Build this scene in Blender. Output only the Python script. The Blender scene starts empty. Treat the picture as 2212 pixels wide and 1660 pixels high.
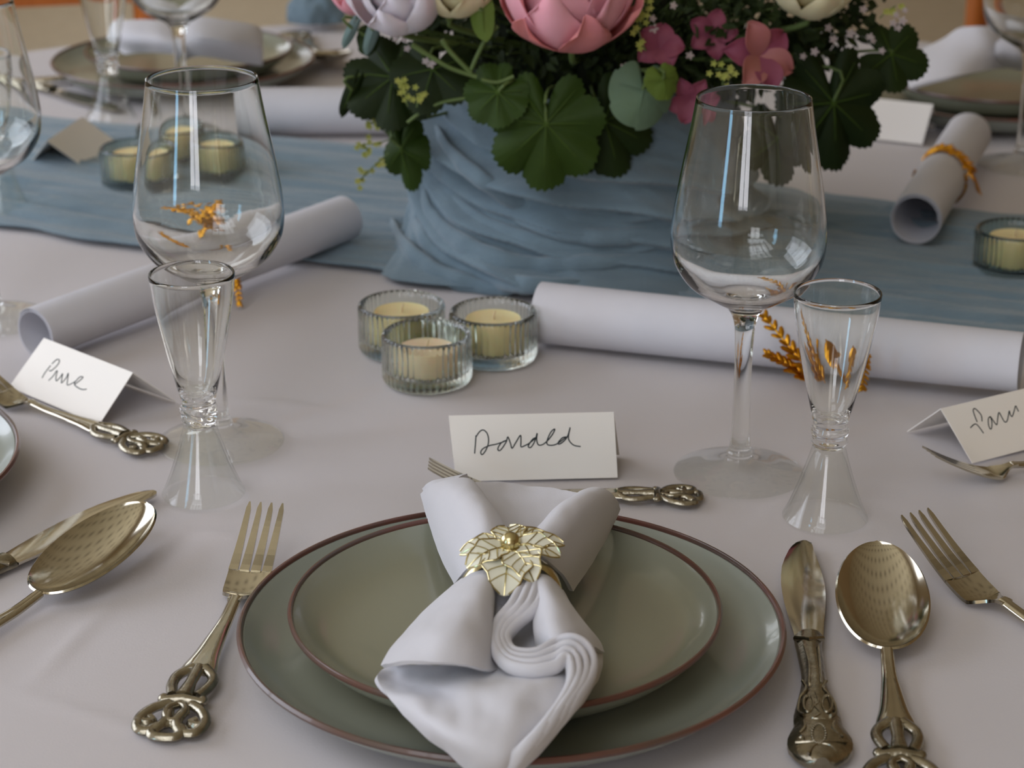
import bpy, math, random
import numpy as np
from mathutils import Vector, Matrix, noise
random.seed(7); np.random.seed(7)
SC = bpy.context.scene; COL = SC.collection
R = math.radians; PI = math.pi
TZ = 0.75                      # height of the table top
# ------------------------------------------------------------------ camera, light, exposure
FPX, PITCH, CH = 4700.0, R(21.2), 0.52
cam = bpy.data.cameras.new('camera'); camo = bpy.data.objects.new('camera', cam); COL.objects.link(camo)
camo.location = (0, 0, TZ + CH); camo.rotation_euler = (PI/2 - PITCH, 0, 0)
cam.sensor_width = 36; cam.lens = FPX/2212*36; cam.clip_start = 0.05; cam.clip_end = 60
cam.dof.use_dof = True; cam.dof.focus_distance = 1.14; cam.dof.aperture_fstop = 12
SC.camera = camo
w = bpy.data.worlds.new('world'); SC.world = w; w.use_nodes = True
w.node_tree.nodes['Background'].inputs[0].default_value = (0.55, 0.68, 0.9, 1)
w.node_tree.nodes['Background'].inputs[1].default_value = 0.6
vs = SC.view_settings
vs.view_transform = 'Standard'; vs.look = 'None'; vs.gamma = 1; vs.use_curve_mapping = False; vs.exposure = -0.86
SC.cycles.max_bounces = 14; SC.cycles.transmission_bounces = 14; SC.cycles.transparent_max_bounces = 12
SC.cycles.diffuse_bounces = 4; SC.cycles.glossy_bounces = 5; SC.cycles.sample_clamp_indirect = 0
# window daylight and added fill: area lights standing in the openings (x, y, z, width, height, facing, power, colour)
RX0, RX1, RY0, RY1, RZ = -1.9, 3.1, -1.9, 6.9, 2.75
def area(name, loc, rot, sx, sy, power, col):
    l = bpy.data.lights.new(name, 'AREA'); l.shape = 'RECTANGLE'; l.size = sx; l.size_y = sy; l.energy = power; l.color = col
    o = bpy.data.objects.new(name, l); COL.objects.link(o); o.location = loc; o.rotation_euler = rot
    return o
area('window_and_fill_light', (-.79, RY0+.03, 1.525), (PI/2, 0, 0), .88, 1.05, 36, (.95, .94, 1))
area('window_and_fill_light', (-.9, RY0+.03, 2.3), (PI/2, 0, 0), 1.6, .62, 20, (.9, .93, 1))  # added high transom: soft fill kept out of the glass reflections
area('window_and_fill_light', (RX0+.03, -.5, 1.45), (0, -PI/2, 0), 1.3, .4, 22, (.35, .68, 1))
area('window_and_fill_light', (RX0+.03, 1.9, 1.65), (0, -PI/2, 0), 1.3, 2.2, 70, (.84, .88, 1))
area('window_and_fill_light', (RX0+.03, 5.9, 1.5), (0, -PI/2, 0), 1.3, 1.8, 44, (.94, .96, 1))  # added window, brightens the far end of the room
area('added_skylight', (-.9, -.6, RZ+.06), (0, 0, 0), 1.5, 1.6, 50, (.92, .93, 1))  # added skylight, evens out the light from above

# ------------------------------------------------------------------ helpers
def lin(c):
    return tuple((x/12.92 if x <= .04045 else ((x+.055)/1.055)**2.4) for x in c)
def h2(c):
    if isinstance(c, str):
        c = tuple(int(c[i:i+2], 16)/255 for i in (0, 2, 4))
    return lin(c) + (1,)
def ray(px, py):
    a = (px-1106)/FPX; b = -(py-830)/FPX
    return Vector((a, math.cos(PITCH)+b*math.sin(PITCH), -math.sin(PITCH)+b*math.cos(PITCH)))
CAM = Vector((0, 0, TZ+CH))
def W(px, py, z=0.0):          # point of the photograph at height z above the table
    d = ray(px, py); return CAM + d*((CH-z)/-d.z)
def WY(px, py, Y):             # point of the photograph at distance Y
    d = ray(px, py); return CAM + d*(Y/d.y)
def onplane(px, py, p0, n):
    d = ray(px, py); return CAM + d*((p0-CAM).dot(n)/d.dot(n))

def mat(name, rgb, rough=.5, metal=0., spec=.5, var=None, bump=None, trans=0., ior=1.45, sheen=0., sss=0., coat=0., obj_scale=None):
    m = bpy.data.materials.new(name); m.use_nodes = True; nt = m.node_tree; b = nt.nodes['Principled BSDF']
    b.inputs['Base Color'].default_value = h2(rgb); b.inputs['Roughness'].default_value = rough
    b.inputs['Metallic'].default_value = metal; b.inputs['Specular IOR Level'].default_value = spec
    b.inputs['Transmission Weight'].default_value = trans; b.inputs['IOR'].default_value = ior
    b.inputs['Coat Weight'].default_value = coat
    if sheen: b.inputs['Sheen Weight'].default_value = sheen
    if sss:
        b.inputs['Subsurface Weight'].default_value = sss; b.inputs['Subsurface Scale'].default_value = .01
    tc = nt.nodes.new('ShaderNodeTexCoord'); src = tc.outputs['Object']
    if obj_scale:
        mp = nt.nodes.new('ShaderNodeMapping'); mp.inputs['Scale'].default_value = obj_scale
        nt.links.new(src, mp.inputs[0]); src = mp.outputs[0]
    if var:                    # (noise scale, second colour, contrast)
        n = nt.nodes.new('ShaderNodeTexNoise'); n.inputs['Scale'].default_value = var[0]; n.inputs['Detail'].default_value = 4
        r = nt.nodes.new('ShaderNodeValToRGB'); c = var[2] if len(var) > 2 else .2
        r.color_ramp.elements[0].position = .5-c; r.color_ramp.elements[1].position = .5+c
        r.color_ramp.elements[0].color = h2(rgb); r.color_ramp.elements[1].color = h2(var[1])
        nt.links.new(src, n.inputs[0]); nt.links.new(n.outputs[0], r.inputs[0]); nt.links.new(r.outputs[0], b.inputs['Base Color'])
    if bump:                   # (noise scale, strength, distance)
        n = nt.nodes.new('ShaderNodeTexNoise'); n.inputs['Scale'].default_value = bump[0]; n.inputs['Detail'].default_value = 3
        bp = nt.nodes.new('ShaderNodeBump'); bp.inputs['Strength'].default_value = bump[1]; bp.inputs['Distance'].default_value = bump[2]
        nt.links.new(src, n.inputs[0]); nt.links.new(n.outputs[0], bp.inputs['Height']); nt.links.new(bp.outputs[0], b.inputs['Normal'])
    return m

def ob(name, geo, m, parent=None, smooth=True):
    V, Fc = geo
    me = bpy.data.meshes.new(name)
    off = parent.location if (parent is not None and parent.get('traced')) else None
    if off is not None: V = [Vector(v)-off for v in V]
    me.from_pydata([tuple(v) for v in V], [], [tuple(f) for f in Fc])
    me.validate(); me.update()
    if smooth:
        me.polygons.foreach_set('use_smooth', [True]*len(me.polygons)); me.set_sharp_from_angle(angle=R(48))
    if m is not None: me.materials.append(m)
    o = bpy.data.objects.new(name, me); COL.objects.link(o)
    if parent is not None: o.parent = parent
    return o
def sub(name, geo, m, part, root, smooth=True):      # a piece of a part (coordinates like the part's)
    o = ob(name, geo, m, None, smooth)
    if root.get('traced'):
        for v in o.data.vertices: v.co = v.co - root.location
    o.parent = part
    return o
def thing(name, label, cat, loc=(0, 0, 0), rz=0., group=None, traced=False):
    o = bpy.data.objects.new(name, None); COL.objects.link(o); o.empty_display_size = .02
    o.location = loc; o.rotation_euler = (0, 0, rz); o['label'] = label; o['category'] = cat
    if group: o['group'] = group
    if traced: o['traced'] = 1
    return o
def tag(o, label, cat, group=None):
    o['label'] = label; o['category'] = cat
    if group: o['group'] = group
    return o
def struct(o): o['kind'] = 'structure'; return o
KIDS = {}
def kids(o):
    return [c for c in bpy.data.objects if c.parent == o]
def dup(root, loc, rz, label, group=None, scale=None):
    r = root.copy(); COL.objects.link(r); r.location = loc; r.rotation_euler = (0, 0, rz); r['label'] = label
    if group: r['group'] = group
    if scale: r.scale = (scale,)*3
    for ch in kids(root):
        c = ch.copy(); COL.objects.link(c); c.parent = r
        for g in kids(ch):
            d = g.copy(); COL.objects.link(d); d.parent = c
    return r
def merge(*gs):
    V, Fc = [], []
    for v, f in gs:
        n = len(V); V += list(v); Fc += [tuple(i+n for i in q) for q in f]
    return V, Fc
def xf(g, M): return [M @ Vector(v) for v in g[0]], g[1]
def box(x0, x1, y0, y1, z0, z1):
    V = [(x, y, z) for z in (z0, z1) for y in (y0, y1) for x in (x0, x1)]
    return V, [(0, 2, 3, 1), (4, 5, 7, 6), (0, 1, 5, 4), (2, 6, 7, 3), (0, 4, 6, 2), (1, 3, 7, 5)]
def loft(rings, cap0=True, cap1=True):
    n = len(rings[0]); V = [v for r in rings for v in r]; Fc = []
    for i in range(len(rings)-1):
        for j in range(n):
            k = (j+1) % n; Fc.append((i*n+j, i*n+k, (i+1)*n+k, (i+1)*n+j))
    if cap0: Fc.append(tuple(range(n-1, -1, -1)))
    if cap1: Fc.append(tuple((len(rings)-1)*n+j for j in range(n)))
    return V, Fc
def tube(path, rad, n=8, flat=1.0, up=(0, 0, 1), caps=True):
    path = [Vector(p) for p in path]; up = Vector(up); rings = []
    for i, p in enumerate(path):
        t = (path[min(i+1, len(path)-1)] - path[max(i-1, 0)]).normalized()
        s = t.cross(up)
        if s.length < 1e-4: s = t.cross(Vector((1, .1, 0)))
        s.normalize(); u = s.cross(t)
        r = rad[i] if isinstance(rad, (list, tuple)) else rad
        rings.append([p + s*(r*math.cos(2*PI*k/n)) + u*(r*flat*math.sin(2*PI*k/n)) for k in range(n)])
    return loft(rings, caps, caps)
def crv(pts, n=6):             # Catmull-Rom through the points
    P = np.array([list(p) for p in pts], float); out = []
    for i in range(len(P)-1):
        p0, p1, p2, p3 = P[max(i-1, 0)], P[i], P[i+1], P[min(i+2, len(P)-1)]
        for k in range(n):
            t = k/n
            out.append(.5*((2*p1)+(-p0+p2)*t+(2*p0-5*p1+4*p2-p3)*t*t+(-p0+3*p1-3*p2+p3)*t**3))
    out.append(P[-1]); return [Vector(p) for p in out]
def crnet(net, nu=6, nv=6):    # smooth surface through a net of points
    rows = [crv(r, nu) for r in net]
    cols = [crv([rows[i][j] for i in range(len(rows))], nv) for j in range(len(rows[0]))]
    return [[cols[j][i] for j in range(len(cols))] for i in range(len(cols[0]))]
def gridgeo(P):
    a, b = len(P), len(P[0])
    return [p for r in P for p in r], [(i*b+j, i*b+j+1, (i+1)*b+j+1, (i+1)*b+j) for i in range(a-1) for j in range(b-1)]
def thick(P, t):               # closed solid from a grid, thickness t along the surface normal
    a, b = len(P), len(P[0]); A = np.array([[list(p) for p in r] for r in P], float)
    du = np.gradient(A, axis=1); dv = np.gradient(A, axis=0); N = np.cross(du, dv)
    L = np.linalg.norm(N, axis=2, keepdims=True); L[L < 1e-12] = 1; N /= L
    top = A + N*t/2; bot = A - N*t/2
    V = [tuple(p) for p in top.reshape(-1, 3)] + [tuple(p) for p in bot.reshape(-1, 3)]; o = a*b; Fc = []
    for i in range(a-1):
        for j in range(b-1):
            q = (i*b+j, i*b+j+1, (i+1)*b+j+1, (i+1)*b+j); Fc.append(q); Fc.append(tuple(o+k for k in reversed(q)))
    loop = [j for j in range(b)] + [i*b+b-1 for i in range(1, a)] + [(a-1)*b+j for j in range(b-2, -1, -1)] + [i*b for i in range(a-2, 0, -1)]
    for k in range(len(loop)):
        p, q = loop[k], loop[(k+1) % len(loop)]; Fc.append((q, p, o+p, o+q))
    return V, Fc
def lathe(prof, n=48, rmod=None):
    V, Fc = [], []; idx = []
    for (r, z) in prof:
        if r < 1e-6: idx.append([len(V)]); V.append((0, 0, z))
        else:
            idx.append(list(range(len(V), len(V)+n)))
            for k in range(n):
                a = 2*PI*k/n; rr = r*(rmod(a, r, z) if rmod else 1); V.append((rr*math.cos(a), rr*math.sin(a), z))
    for A, B in zip(idx[:-1], idx[1:]):
        for k in range(n):
            l = (k+1) % n
            if len(A) == 1 and len(B) == 1: continue
            if len(A) == 1: Fc.append((A[0], B[l], B[k]))
            elif len(B) == 1: Fc.append((A[k], A[l], B[0]))
            else: Fc.append((A[k], A[l], B[l], B[k]))
    return V, Fc
def ell(c, rx, ry, rz, M=None, nu=10, nv=6):
    prof = [(math.sin(PI*i/nv), -math.cos(PI*i/nv)) for i in range(nv+1)]
    g = lathe([(max(r, 0) if 0 < i < nv else 0, z) for i, (r, z) in enumerate(prof)], nu)
    S = Matrix.Diagonal((rx, ry, rz, 1)); T = Matrix.Translation(c)
    return xf(g, T @ (M or Matrix.Identity(4)) @ S)
def frame(d, n):               # rotation with local +Y along d and local +Z close to n
    d = Vector(d).normalized(); n = Vector(n); x = d.cross(n).normalized(); z = x.cross(d)
    return Matrix(((x.x, d.x, z.x, 0), (x.y, d.y, z.y, 0), (x.z, d.z, z.z, 0), (0, 0, 0, 1)))
def heading(a, b):
    d = b-a; return math.atan2(-d.x, d.y)
def smooth_prof(pts, n=5):
    return [(max(p.x, 0), p.y) for p in crv([(a, b, 0) for a, b in pts], n)]

# ------------------------------------------------------------------ materials
M_cloth = mat('white_table_linen', 'c3bec0', .85, var=(3.5, 'bdb6b5', .25), bump=(900, .12, .0006), sheen=.15)
M_napkin = mat('white_linen', 'c6c4c8', .85, bump=(1300, .25, .0006), sheen=.2)
M_paper = mat('white_paper', 'cbcad0', .7, var=(30, 'c7c6cc'), bump=(400, .05, .0003))
M_card = mat('cream_card', 'f0ebe4', .75, bump=(900, .08, .0003))
M_ink = mat('black_ink', '2c3436', .6)
M_gauze = mat('dusty_blue_gauze', '627683', .9, var=(60, '70848f', .3), bump=(500, .5, .002), sheen=.3, obj_scale=(.35, 1.6, 1.6))
M_steel = mat('aged_steel', 'c4beae', .13, 1, var=(40, 'b5ae9c'), bump=(90, .04, .0005))
M_steel_rough = mat('cast_steel', 'a8a190', .26, 1, var=(160, '8a8371', .2), bump=(420, .35, .0007))
M_blade = mat('polished_steel', 'c8c2b6', .08, 1)
M_glass = mat('clear_glass', 'fefffd', .0, trans=1, ior=1.46)
def thin_glass():
    m = bpy.data.materials.new('thin_clear_glass'); m.use_nodes = True; nt = m.node_tree; nt.nodes.clear()
    o = nt.nodes.new('ShaderNodeOutputMaterial'); mx = nt.nodes.new('ShaderNodeMixShader'); lw = nt.nodes.new('ShaderNodeLayerWeight'); pw = nt.nodes.new('ShaderNodeMath'); pw.operation = 'POWER'; pw.inputs[1].default_value = 5
    fr = nt.nodes.new('ShaderNodeMath'); fr.operation = 'MULTIPLY_ADD'; fr.inputs[1].default_value = .9; fr.inputs[2].default_value = .035
    nt.links.new(lw.outputs['Facing'], pw.inputs[0]); nt.links.new(pw.outputs[0], fr.inputs[0])
    t = nt.nodes.new('ShaderNodeBsdfTransparent'); t.inputs[0].default_value = (.985, .99, .98, 1); g = nt.nodes.new('ShaderNodeBsdfGlossy'); g.inputs['Roughness'].default_value = .0
    L = nt.links.new; L(fr.outputs[0], mx.inputs[0]); L(t.outputs[0], mx.inputs[1]); L(g.outputs[0], mx.inputs[2]); L(mx.outputs[0], o.inputs[0]); return m
M_thin = thin_glass()
M_green_glass = mat('ribbed_glass', 'f3f8f0', .03, trans=1, ior=1.47)
M_wax = mat('cream_wax', 'ead9a8', .45, sss=.3, var=(60, 'e4d29c'))
M_wax_pink = mat('ivory_wax', 'f0dcc0', .45, sss=.3, var=(60, 'e8cfa8'))
M_wick = mat('wick', 'c9b590', .9)
M_gold = mat('gold_leaf', 'd9a032', .28, 1, var=(120, 'b8791c'))
M_gold_pale = mat('pale_gold', 'c9bd90', .22, 1)
M_enamel = mat('pearl_enamel', 'd3d1bd', .3, spec=.6, var=(90, 'dbd8c6'))
M_wood = mat('orange_wood', 'c0702f', .4, var=(9, 'a0561e', .3), obj_scale=(6, 6, .8))
M_wall = mat('cream_wall_paint', 'd9c9ab', .9, bump=(60, .1, .001))
M_carpet = mat('beige_carpet', 'cdc0ab', .95, var=(25, 'c2b49e'), bump=(300, .6, .004))
M_frame = mat('white_frame_paint', 'e6e4de', .5, bump=(40, .05, .0005))
M_pot = mat('dark_pot', '38424a', .6, var=(20, '2c353c'))
M_dark_infill = mat('dark_infill', '1c2412', 1., var=(60, '11180b'))  # dark tone standing for the shaded pot interior
def plate_mat(name, c0, c1, c2):
    m = mat(name, c0, .22, spec=.5, coat=.25); nt = m.node_tree; b = nt.nodes['Principled BSDF']
    tc = nt.nodes['Texture Coordinate']; le = nt.nodes.new('ShaderNodeVectorMath'); le.operation = 'LENGTH'
    mu = nt.nodes.new('ShaderNodeVectorMath'); mu.operation = 'MULTIPLY'; mu.inputs[1].default_value = (1, 1, 0)
    nz = nt.nodes.new('ShaderNodeTexNoise'); nz.inputs['Scale'].default_value = 14; nz.inputs['Detail'].default_value = 5
    ad = nt.nodes.new('ShaderNodeMath'); ad.operation = 'MULTIPLY_ADD'; ad.inputs[1].default_value = .02
    rp = nt.nodes.new('ShaderNodeValToRGB'); e = rp.color_ramp.elements
    e[0].position = .02; e[0].color = h2(c1); e[1].position = .06; e[1].color = h2(c0)
    x = e.new(.098); x.color = h2(c0); x = e.new(.14); x.color = h2(c2)  # glaze lighter outward, window reflection partly put into the colour
    L = nt.links.new; L(tc.outputs['Object'], mu.inputs[0]); L(mu.outputs[0], le.inputs[0]); L(tc.outputs['Object'], nz.inputs[0])
    L(nz.outputs[0], ad.inputs[0]); L(le.outputs['Value'], ad.inputs[2]); L(ad.outputs[0], rp.inputs[0]); L(rp.outputs[0], b.inputs['Base Color'])
    return m
M_plate = plate_mat('grey_green_glaze', '83836f', '867f6b', '8b9188')
M_rim = mat('brown_rim_glaze', '54433a', .3, var=(25, '633e34', .12), coat=.3)
def leafmat(name, a, b_):
    return mat(name, a, .6, spec=.2, var=(45, b_, .3), bump=(220, .3, .001))
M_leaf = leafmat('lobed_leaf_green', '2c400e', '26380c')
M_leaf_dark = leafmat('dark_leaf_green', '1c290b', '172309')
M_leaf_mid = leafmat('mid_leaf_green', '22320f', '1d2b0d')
M_leaf_pale = leafmat('pale_leaf_green', '607562', '5a6e54')
M_leaf_lime = leafmat('lime_leaf_green', '5a6c2a', '506226')
M_leaf_grey = leafmat('silver_leaf', '7d9090', '6a807c')
M_stem = mat('green_stem', '4c5f2c', .6, var=(60, '5c6e3a'))
M_vein = mat('leaf_vein_green', '3b4f1a', .6, spec=.2, var=(60, '41561e'))
M_lime = mat('lime_floret', '9aa24a', .7, var=(80, 'b5b25e'))
def petalmat(name, a, b_, sc=30): return mat(name, a, .6, spec=.3, var=(sc, b_, .3), bump=(160, .15, .001), sss=.12)
M_peony = petalmat('peony_pink', 'e2a3ae', 'd98f9b')
M_peony_back = petalmat('peony_coral', 'cd8088', 'c87a72')
M_white_pet = petalmat('blush_white', 'd8cfd6', 'cdc2cb')
M_cream_pet = petalmat('cream_petal', 'd9cdae', 'cfc398')
M_pink_pet = petalmat('magenta_pink', '74304a', '864a58')
M_peach_pet = petalmat('peach_pink', 'a2626a', '966050')
M_blossom = petalmat('pale_blossom', 'b3a6a2', 'a39191')

# ------------------------------------------------------------------ room
def perforated_ceiling():
    m = mat('perforated_ceiling_board', 'ece0c2', .9); nt = m.node_tree; b = nt.nodes['Principled BSDF']; L = nt.links.new
    tc = nt.nodes['Texture Coordinate']; sp = nt.nodes.new('ShaderNodeSeparateXYZ'); L(tc.outputs['Object'], sp.inputs[0])
    fs = []
    for ax, per, wdt in (('X', .28, .34), ('Y', .40, .30)):
        d = nt.nodes.new('ShaderNodeMath'); d.operation = 'DIVIDE'; d.inputs[1].default_value = per; L(sp.outputs[ax], d.inputs[0])
        f = nt.nodes.new('ShaderNodeMath'); f.operation = 'FRACT'; L(d.outputs[0], f.inputs[0])
        g = nt.nodes.new('ShaderNodeMath'); g.operation = 'LESS_THAN'; g.inputs[1].default_value = wdt; L(f.outputs[0], g.inputs[0]); fs.append(g)
    mu = nt.nodes.new('ShaderNodeMath'); mu.operation = 'MULTIPLY'; L(fs[0].outputs[0], mu.inputs[0]); L(fs[1].outputs[0], mu.inputs[1])
    mx = nt.nodes.new('ShaderNodeMix'); mx.data_type = 'RGBA'; mx.inputs[6].default_value = h2('ece0c2'); mx.inputs[7].default_value = h2('3c382a')
    L(mu.outputs[0], mx.inputs[0]); L(mx.outputs[2], b.inputs['Base Color']); return m
struct(ob('floor', box(RX0-.1, RX1+.1, RY0-.1, RY1+.1, -.1, 0), M_carpet, smooth=False))
struct(ob('ceiling', merge(box(RX0-.1, -1.65, RY0-.1, RY1+.1, RZ, RZ+.1), box(-.15, RX1+.1, RY0-.1, RY1+.1, RZ, RZ+.1), box(-1.65, -.15, RY0-.1, -1.4, RZ, RZ+.1), box(-1.65, -.15, .2, RY1+.1, RZ, RZ+.1)), perforated_ceiling(), smooth=False))  # with an opening cut for the added skylight
struct(ob('wall_back', box(RX0-.1, RX1+.1, RY1, RY1+.1, 0, RZ), M_wall, smooth=False))
struct(ob('wall_right', box(RX1, RX1+.1, RY0, RY1, 0, RZ), mat('tan_wall_paint', 'a88d68', .9, bump=(60, .1, .001)), smooth=False))
struct(ob('baseboard_back', box(RX0, RX1, RY1-.02, RY1, 0, .12), M_frame, smooth=False))
struct(ob('baseboard_right', box(RX1-.02, RX1, RY0, RY1-.02, 0, .12), M_frame, smooth=False))
# front wall (behind the camera) around a tall window and an added wide transom; left wall around a slit, a window and an added far window
fy0, fy1 = RY0-.1, RY0
struct(ob('wall_front', merge(
    box(RX0-.1, -1.7, fy0, fy1, 0, RZ), box(-1.7, -.1, fy0, fy1, 2.61, RZ), box(-.1, RX1+.1, fy0, fy1, 0, RZ),
    box(-.35, -.1, fy0, fy1, 0, 1.99), box(-1.7, -1.23, fy0, fy1, 0, 1.99), box(-1.23, -.35, fy0, fy1, 0, 1.0), box(-1.23, -.35, fy0, fy1, 2.05-.06, 1.995)), M_wall, smooth=False))
lx0, lx1 = RX0-.1, RX0
struct(ob('wall_left', merge(
    box(lx0, lx1, RY0, -.7, 0, RZ), box(lx0, lx1, -.7, -.3, 0, .8), box(lx0, lx1, -.7, -.3, 2.1, RZ), box(lx0, lx1, -.3, .8, 0, RZ),
    box(lx0, lx1, .8, 3.0, 0, 1.0), box(lx0, lx1, .8, 3.0, 2.3, RZ), box(lx0, lx1, 3.0, 5.0, 0, RZ), box(lx0, lx1, 5.0, 6.8, 0, .85), box(lx0, lx1, 5.0, 6.8, 2.15, RZ), box(lx0, lx1, 6.8, RY1, 0, RZ)), M_wall, smooth=False))
def winframe(name, x0, x1, y0, y1, z0, z1, along, mull):
    t = .035; gs = []
    def b(u0, u1, za, zb):
        gs.append(box(u0, u1, y0, y1, za, zb) if along == 'x' else box(x0, x1, u0, u1, za, zb))
    a0, a1 = (x0, x1) if along == 'x' else (y0, y1)
    b(a0, a1, z0, z0+t); b(a0, a1, z1-t, z1); b(a0, a0+t, z0+t, z1-t); b(a1-t, a1, z0+t, z1-t)
    for k in range(1, mull):
        u = a0+(a1-a0)*k/mull; b(u-.02, u+.02, z0+t, z1-t)
    struct(ob(name, merge(*gs), M_frame, smooth=False))
winframe('window_1', -1.23, -.35, RY0-.02, RY0+.06, 1.0, 2.05, 'x', 2)
winframe('added_transom', -1.7, -.1, RY0-.02, RY0+.06, 1.99, 2.61, 'x', 4)  # frame of the added transom
winframe('window_3', RX0-.02, RX0+.06, -.7, -.3, .8, 2.1, 'y', 1)
struct(ob('added_skylight_frame', merge(*[box(-1.65+.375*k-.02, -1.65+.375*k+.02, -1.4, .2, RZ, RZ+.05) for k in range(5)], *[box(-1.65, -.15, -1.4+.8*k-.02, -1.4+.8*k+.02, RZ+.001, RZ+.049) for k in range(3)]), M_frame, smooth=False))  # bars of the added skylight
winframe('added_far_window', RX0-.02, RX0+.06, 5.0, 6.8, .85, 2.15, 'y', 3)  # frame of the added far window
winframe('window_4', RX0-.02, RX0+.06, .8, 3.0, 1.0, 2.3, 'y', 3)

# ------------------------------------------------------------------ table and cloth
TC = Vector((0.0, 1.66)); TR = .87
table = thing('dining_table', 'round dining table hidden under the white tablecloth', 'table', (TC.x, TC.y, 0))
ob('table_top', lathe([(0, .715), (TR-.02, .715), (TR-.012, .722), (TR-.012, .735), (TR-.02, .742), (0, .742)], 64), M_wood, table)
for k in range(4):
    a = PI/4+k*PI/2; ob('leg', tube([(.55*math.cos(a), .55*math.sin(a), 0), (.55*math.cos(a), .55*math.sin(a), .715)], .03, 10), M_wood, table)
creases = [((392, 1143), (220, 1300), .0011), ((392, 1143), (560, 1160), .0007), ((470, 858), (730, 882), .0010), ((0, 1480), (520, 1640), .0005), ((1600, 1160), (1760, 1010), .0004), ((250, 1290), (60, 1480), .0007)]
def cloth_z(x, y):
    z = np.zeros_like(x)
    for a, b, h in creases:
        A, B = W(*a), W(*b); dx, dy = B.x-A.x, B.y-A.y; L = math.hypot(dx, dy)
        t = ((x-A.x)*dx+(y-A.y)*dy)/L/L; d = ((x-A.x)*dy-(y-A.y)*dx)/L
        z += 1.8*h*np.exp(-(d/.0045)**2)*np.clip(1.2-np.abs(t-.5)*2, 0, 1)
        z += 1.6*h*.8/(1+np.exp(-d/.004))*np.exp(-np.abs(d)/.03)*np.clip(1.2-np.abs(t-.5)*2, 0, 1)
    return z
N = 330
u = np.linspace(-1, 1, N); U, Vv = np.meshgrid(u, u)
X = U*np.sqrt(1-Vv**2/2)*TR+TC.x; Y = Vv*np.sqrt(1-U**2/2)*TR+TC.y
Z = cloth_z(X, Y)+TZ-.0015
P = [[(X[i, j], Y[i, j], Z[i, j]) for j in range(N)] for i in range(N)]
cv, cf = gridgeo(P); cv = list(cv)
loop = [j for j in range(N)] + [i*N+N-1 for i in range(1, N)] + [(N-1)*N+j for j in range(N-2, -1, -1)] + [i*N for i in range(N-2, 0, -1)]
prev = loop; base = [Vector(cv[i]) for i in loop]
for k in range(1, 13):
    cur = []
    for b in base:
        a = math.atan2(b.y-TC.y, b.x-TC.x); t = k/12
        f = 1+(.006+.028*t*(1+.8*math.sin(22*a)+.4*math.sin(9*a+1)))*min(1, t*2+.3)
        cur.append(len(cv)); cv.append(((b.x-TC.x)*f+TC.x, (b.y-TC.y)*f+TC.y, TZ-.006-(.5*t)))
    for i in range(len(loop)):
        j = (i+1) % len(loop); cf.append((prev[j], prev[i], cur[i], cur[j]))
    prev = cur
tag(ob('tablecloth', (cv, cf), M_cloth), 'white linen tablecloth with pressed creases covering the round table', 'tablecloth')

# ------------------------------------------------------------------ blue runner and wrapped flower pot
def n3(x, y, z=0.): return noise.noise(Vector((x, y, z)))
ang = math.atan(-.372); ca, sa = math.cos(ang), math.sin(ang)
NU, NV = 420, 90; P = []
for i in range(NV+1):
    row = []
    for j in range(NU+1):
        s = -.84+1.68*j/NU; t = -1+2*i/NV
        hw = .165+.014*n3(s*5, t*.3+3)+.006*n3(s*22, t)
        q = t*hw
        qq = q; q = q+.02*n3(s*3.1, q*6, 8)+.008*n3(s*9, q*20, 4)
        wr = abs(n3(s*2.6, q*34, 5))*.009+abs(n3(s*6, q*85, 9))*.0055+n3(s*20, q*160, 2)*.0012
        edge = min(1, (1-abs(t))*5)
        z = TZ+.002+(wr+.002)*(.35+.65*edge)
        q = qq+.014*n3(s*4, 1.7)
        x = .036+s*ca-q*sa; y = 1.69+s*sa+q*ca
        row.append((x, y, z))
    P.append(row)
runner = tag(ob('table_runner', thick(P, .0012), M_gauze), 'crinkled dusty blue gauze runner laid across the middle of the table', 'runner')
PC = Vector((.058, 1.648, TZ))
pot = thing('flower_pot', 'round pot holding the flowers, wrapped in blue gauze', 'pot', PC)
ob('pot_body', lathe([(0, .012), (.092, .012), (.096, .016), (.104, .128), (.1055, .131), (.103, .133), (.099, .13), (.094, .03), (0, .03)], 48), M_pot, pot)
NT, NZ = 520, 110; P = []
def wrap_r(th, s):             # th: 0 faces the camera, negative to the left; s: 0 bottom to 1 top
    z = s*.138
    g = .115*(1-math.exp(-(th+1.75)/.95)) if th > -1.75 else 0.
    q = z+g+.016*n3(math.cos(th)*1.3, math.sin(th)*1.3, z*7)
    r = .1135+.006*math.sin(s*PI*.9)-.004*s
    fl = math.exp(-s*7.)
    r += fl*(.012+.024*math.exp(-((th+1.15)/.6)**2)+.004*math.sin(th*5))
    amp = .5+.8*math.exp(-s*2.2)
    def ridge(v): return 1-2*abs(v)
    r += 1.5*amp*(.0085*ridge(n3(math.cos(th)*1.3+4, math.sin(th)*1.3, q*19))+.0035*ridge(n3(math.cos(th)*1.6, math.sin(th)*1.6+9, q*60))+.0012*n3(math.cos(th)*4, math.sin(th)*4, q*150))
    for q0, wd, h in ((.152, .003, .017), (.092, .003, .018), (.112, .003, .009), (.062, .0035, .018), (.128, .003, .011), (.176, .003, .012), (.042, .003, .012)):   # the big hanging folds
        d = q-q0
        r += h*math.exp(-(d/wd)**2) if d < 0 else h*math.exp(-(d/(wd*3.2))**2)
    return r-.004
for i in range(NZ+1):
    s = i/NZ; row = []
    for j in range(NT+1):
        th = -PI+2*PI*j/NT; r = wrap_r(th, s); a = th-PI/2
        z = .004+s*.134+.004*math.sin(th*2+1)*s
        row.append((PC.x+r*math.cos(a), PC.y+r*math.sin(a), TZ+z))
    P.append(row)
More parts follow.
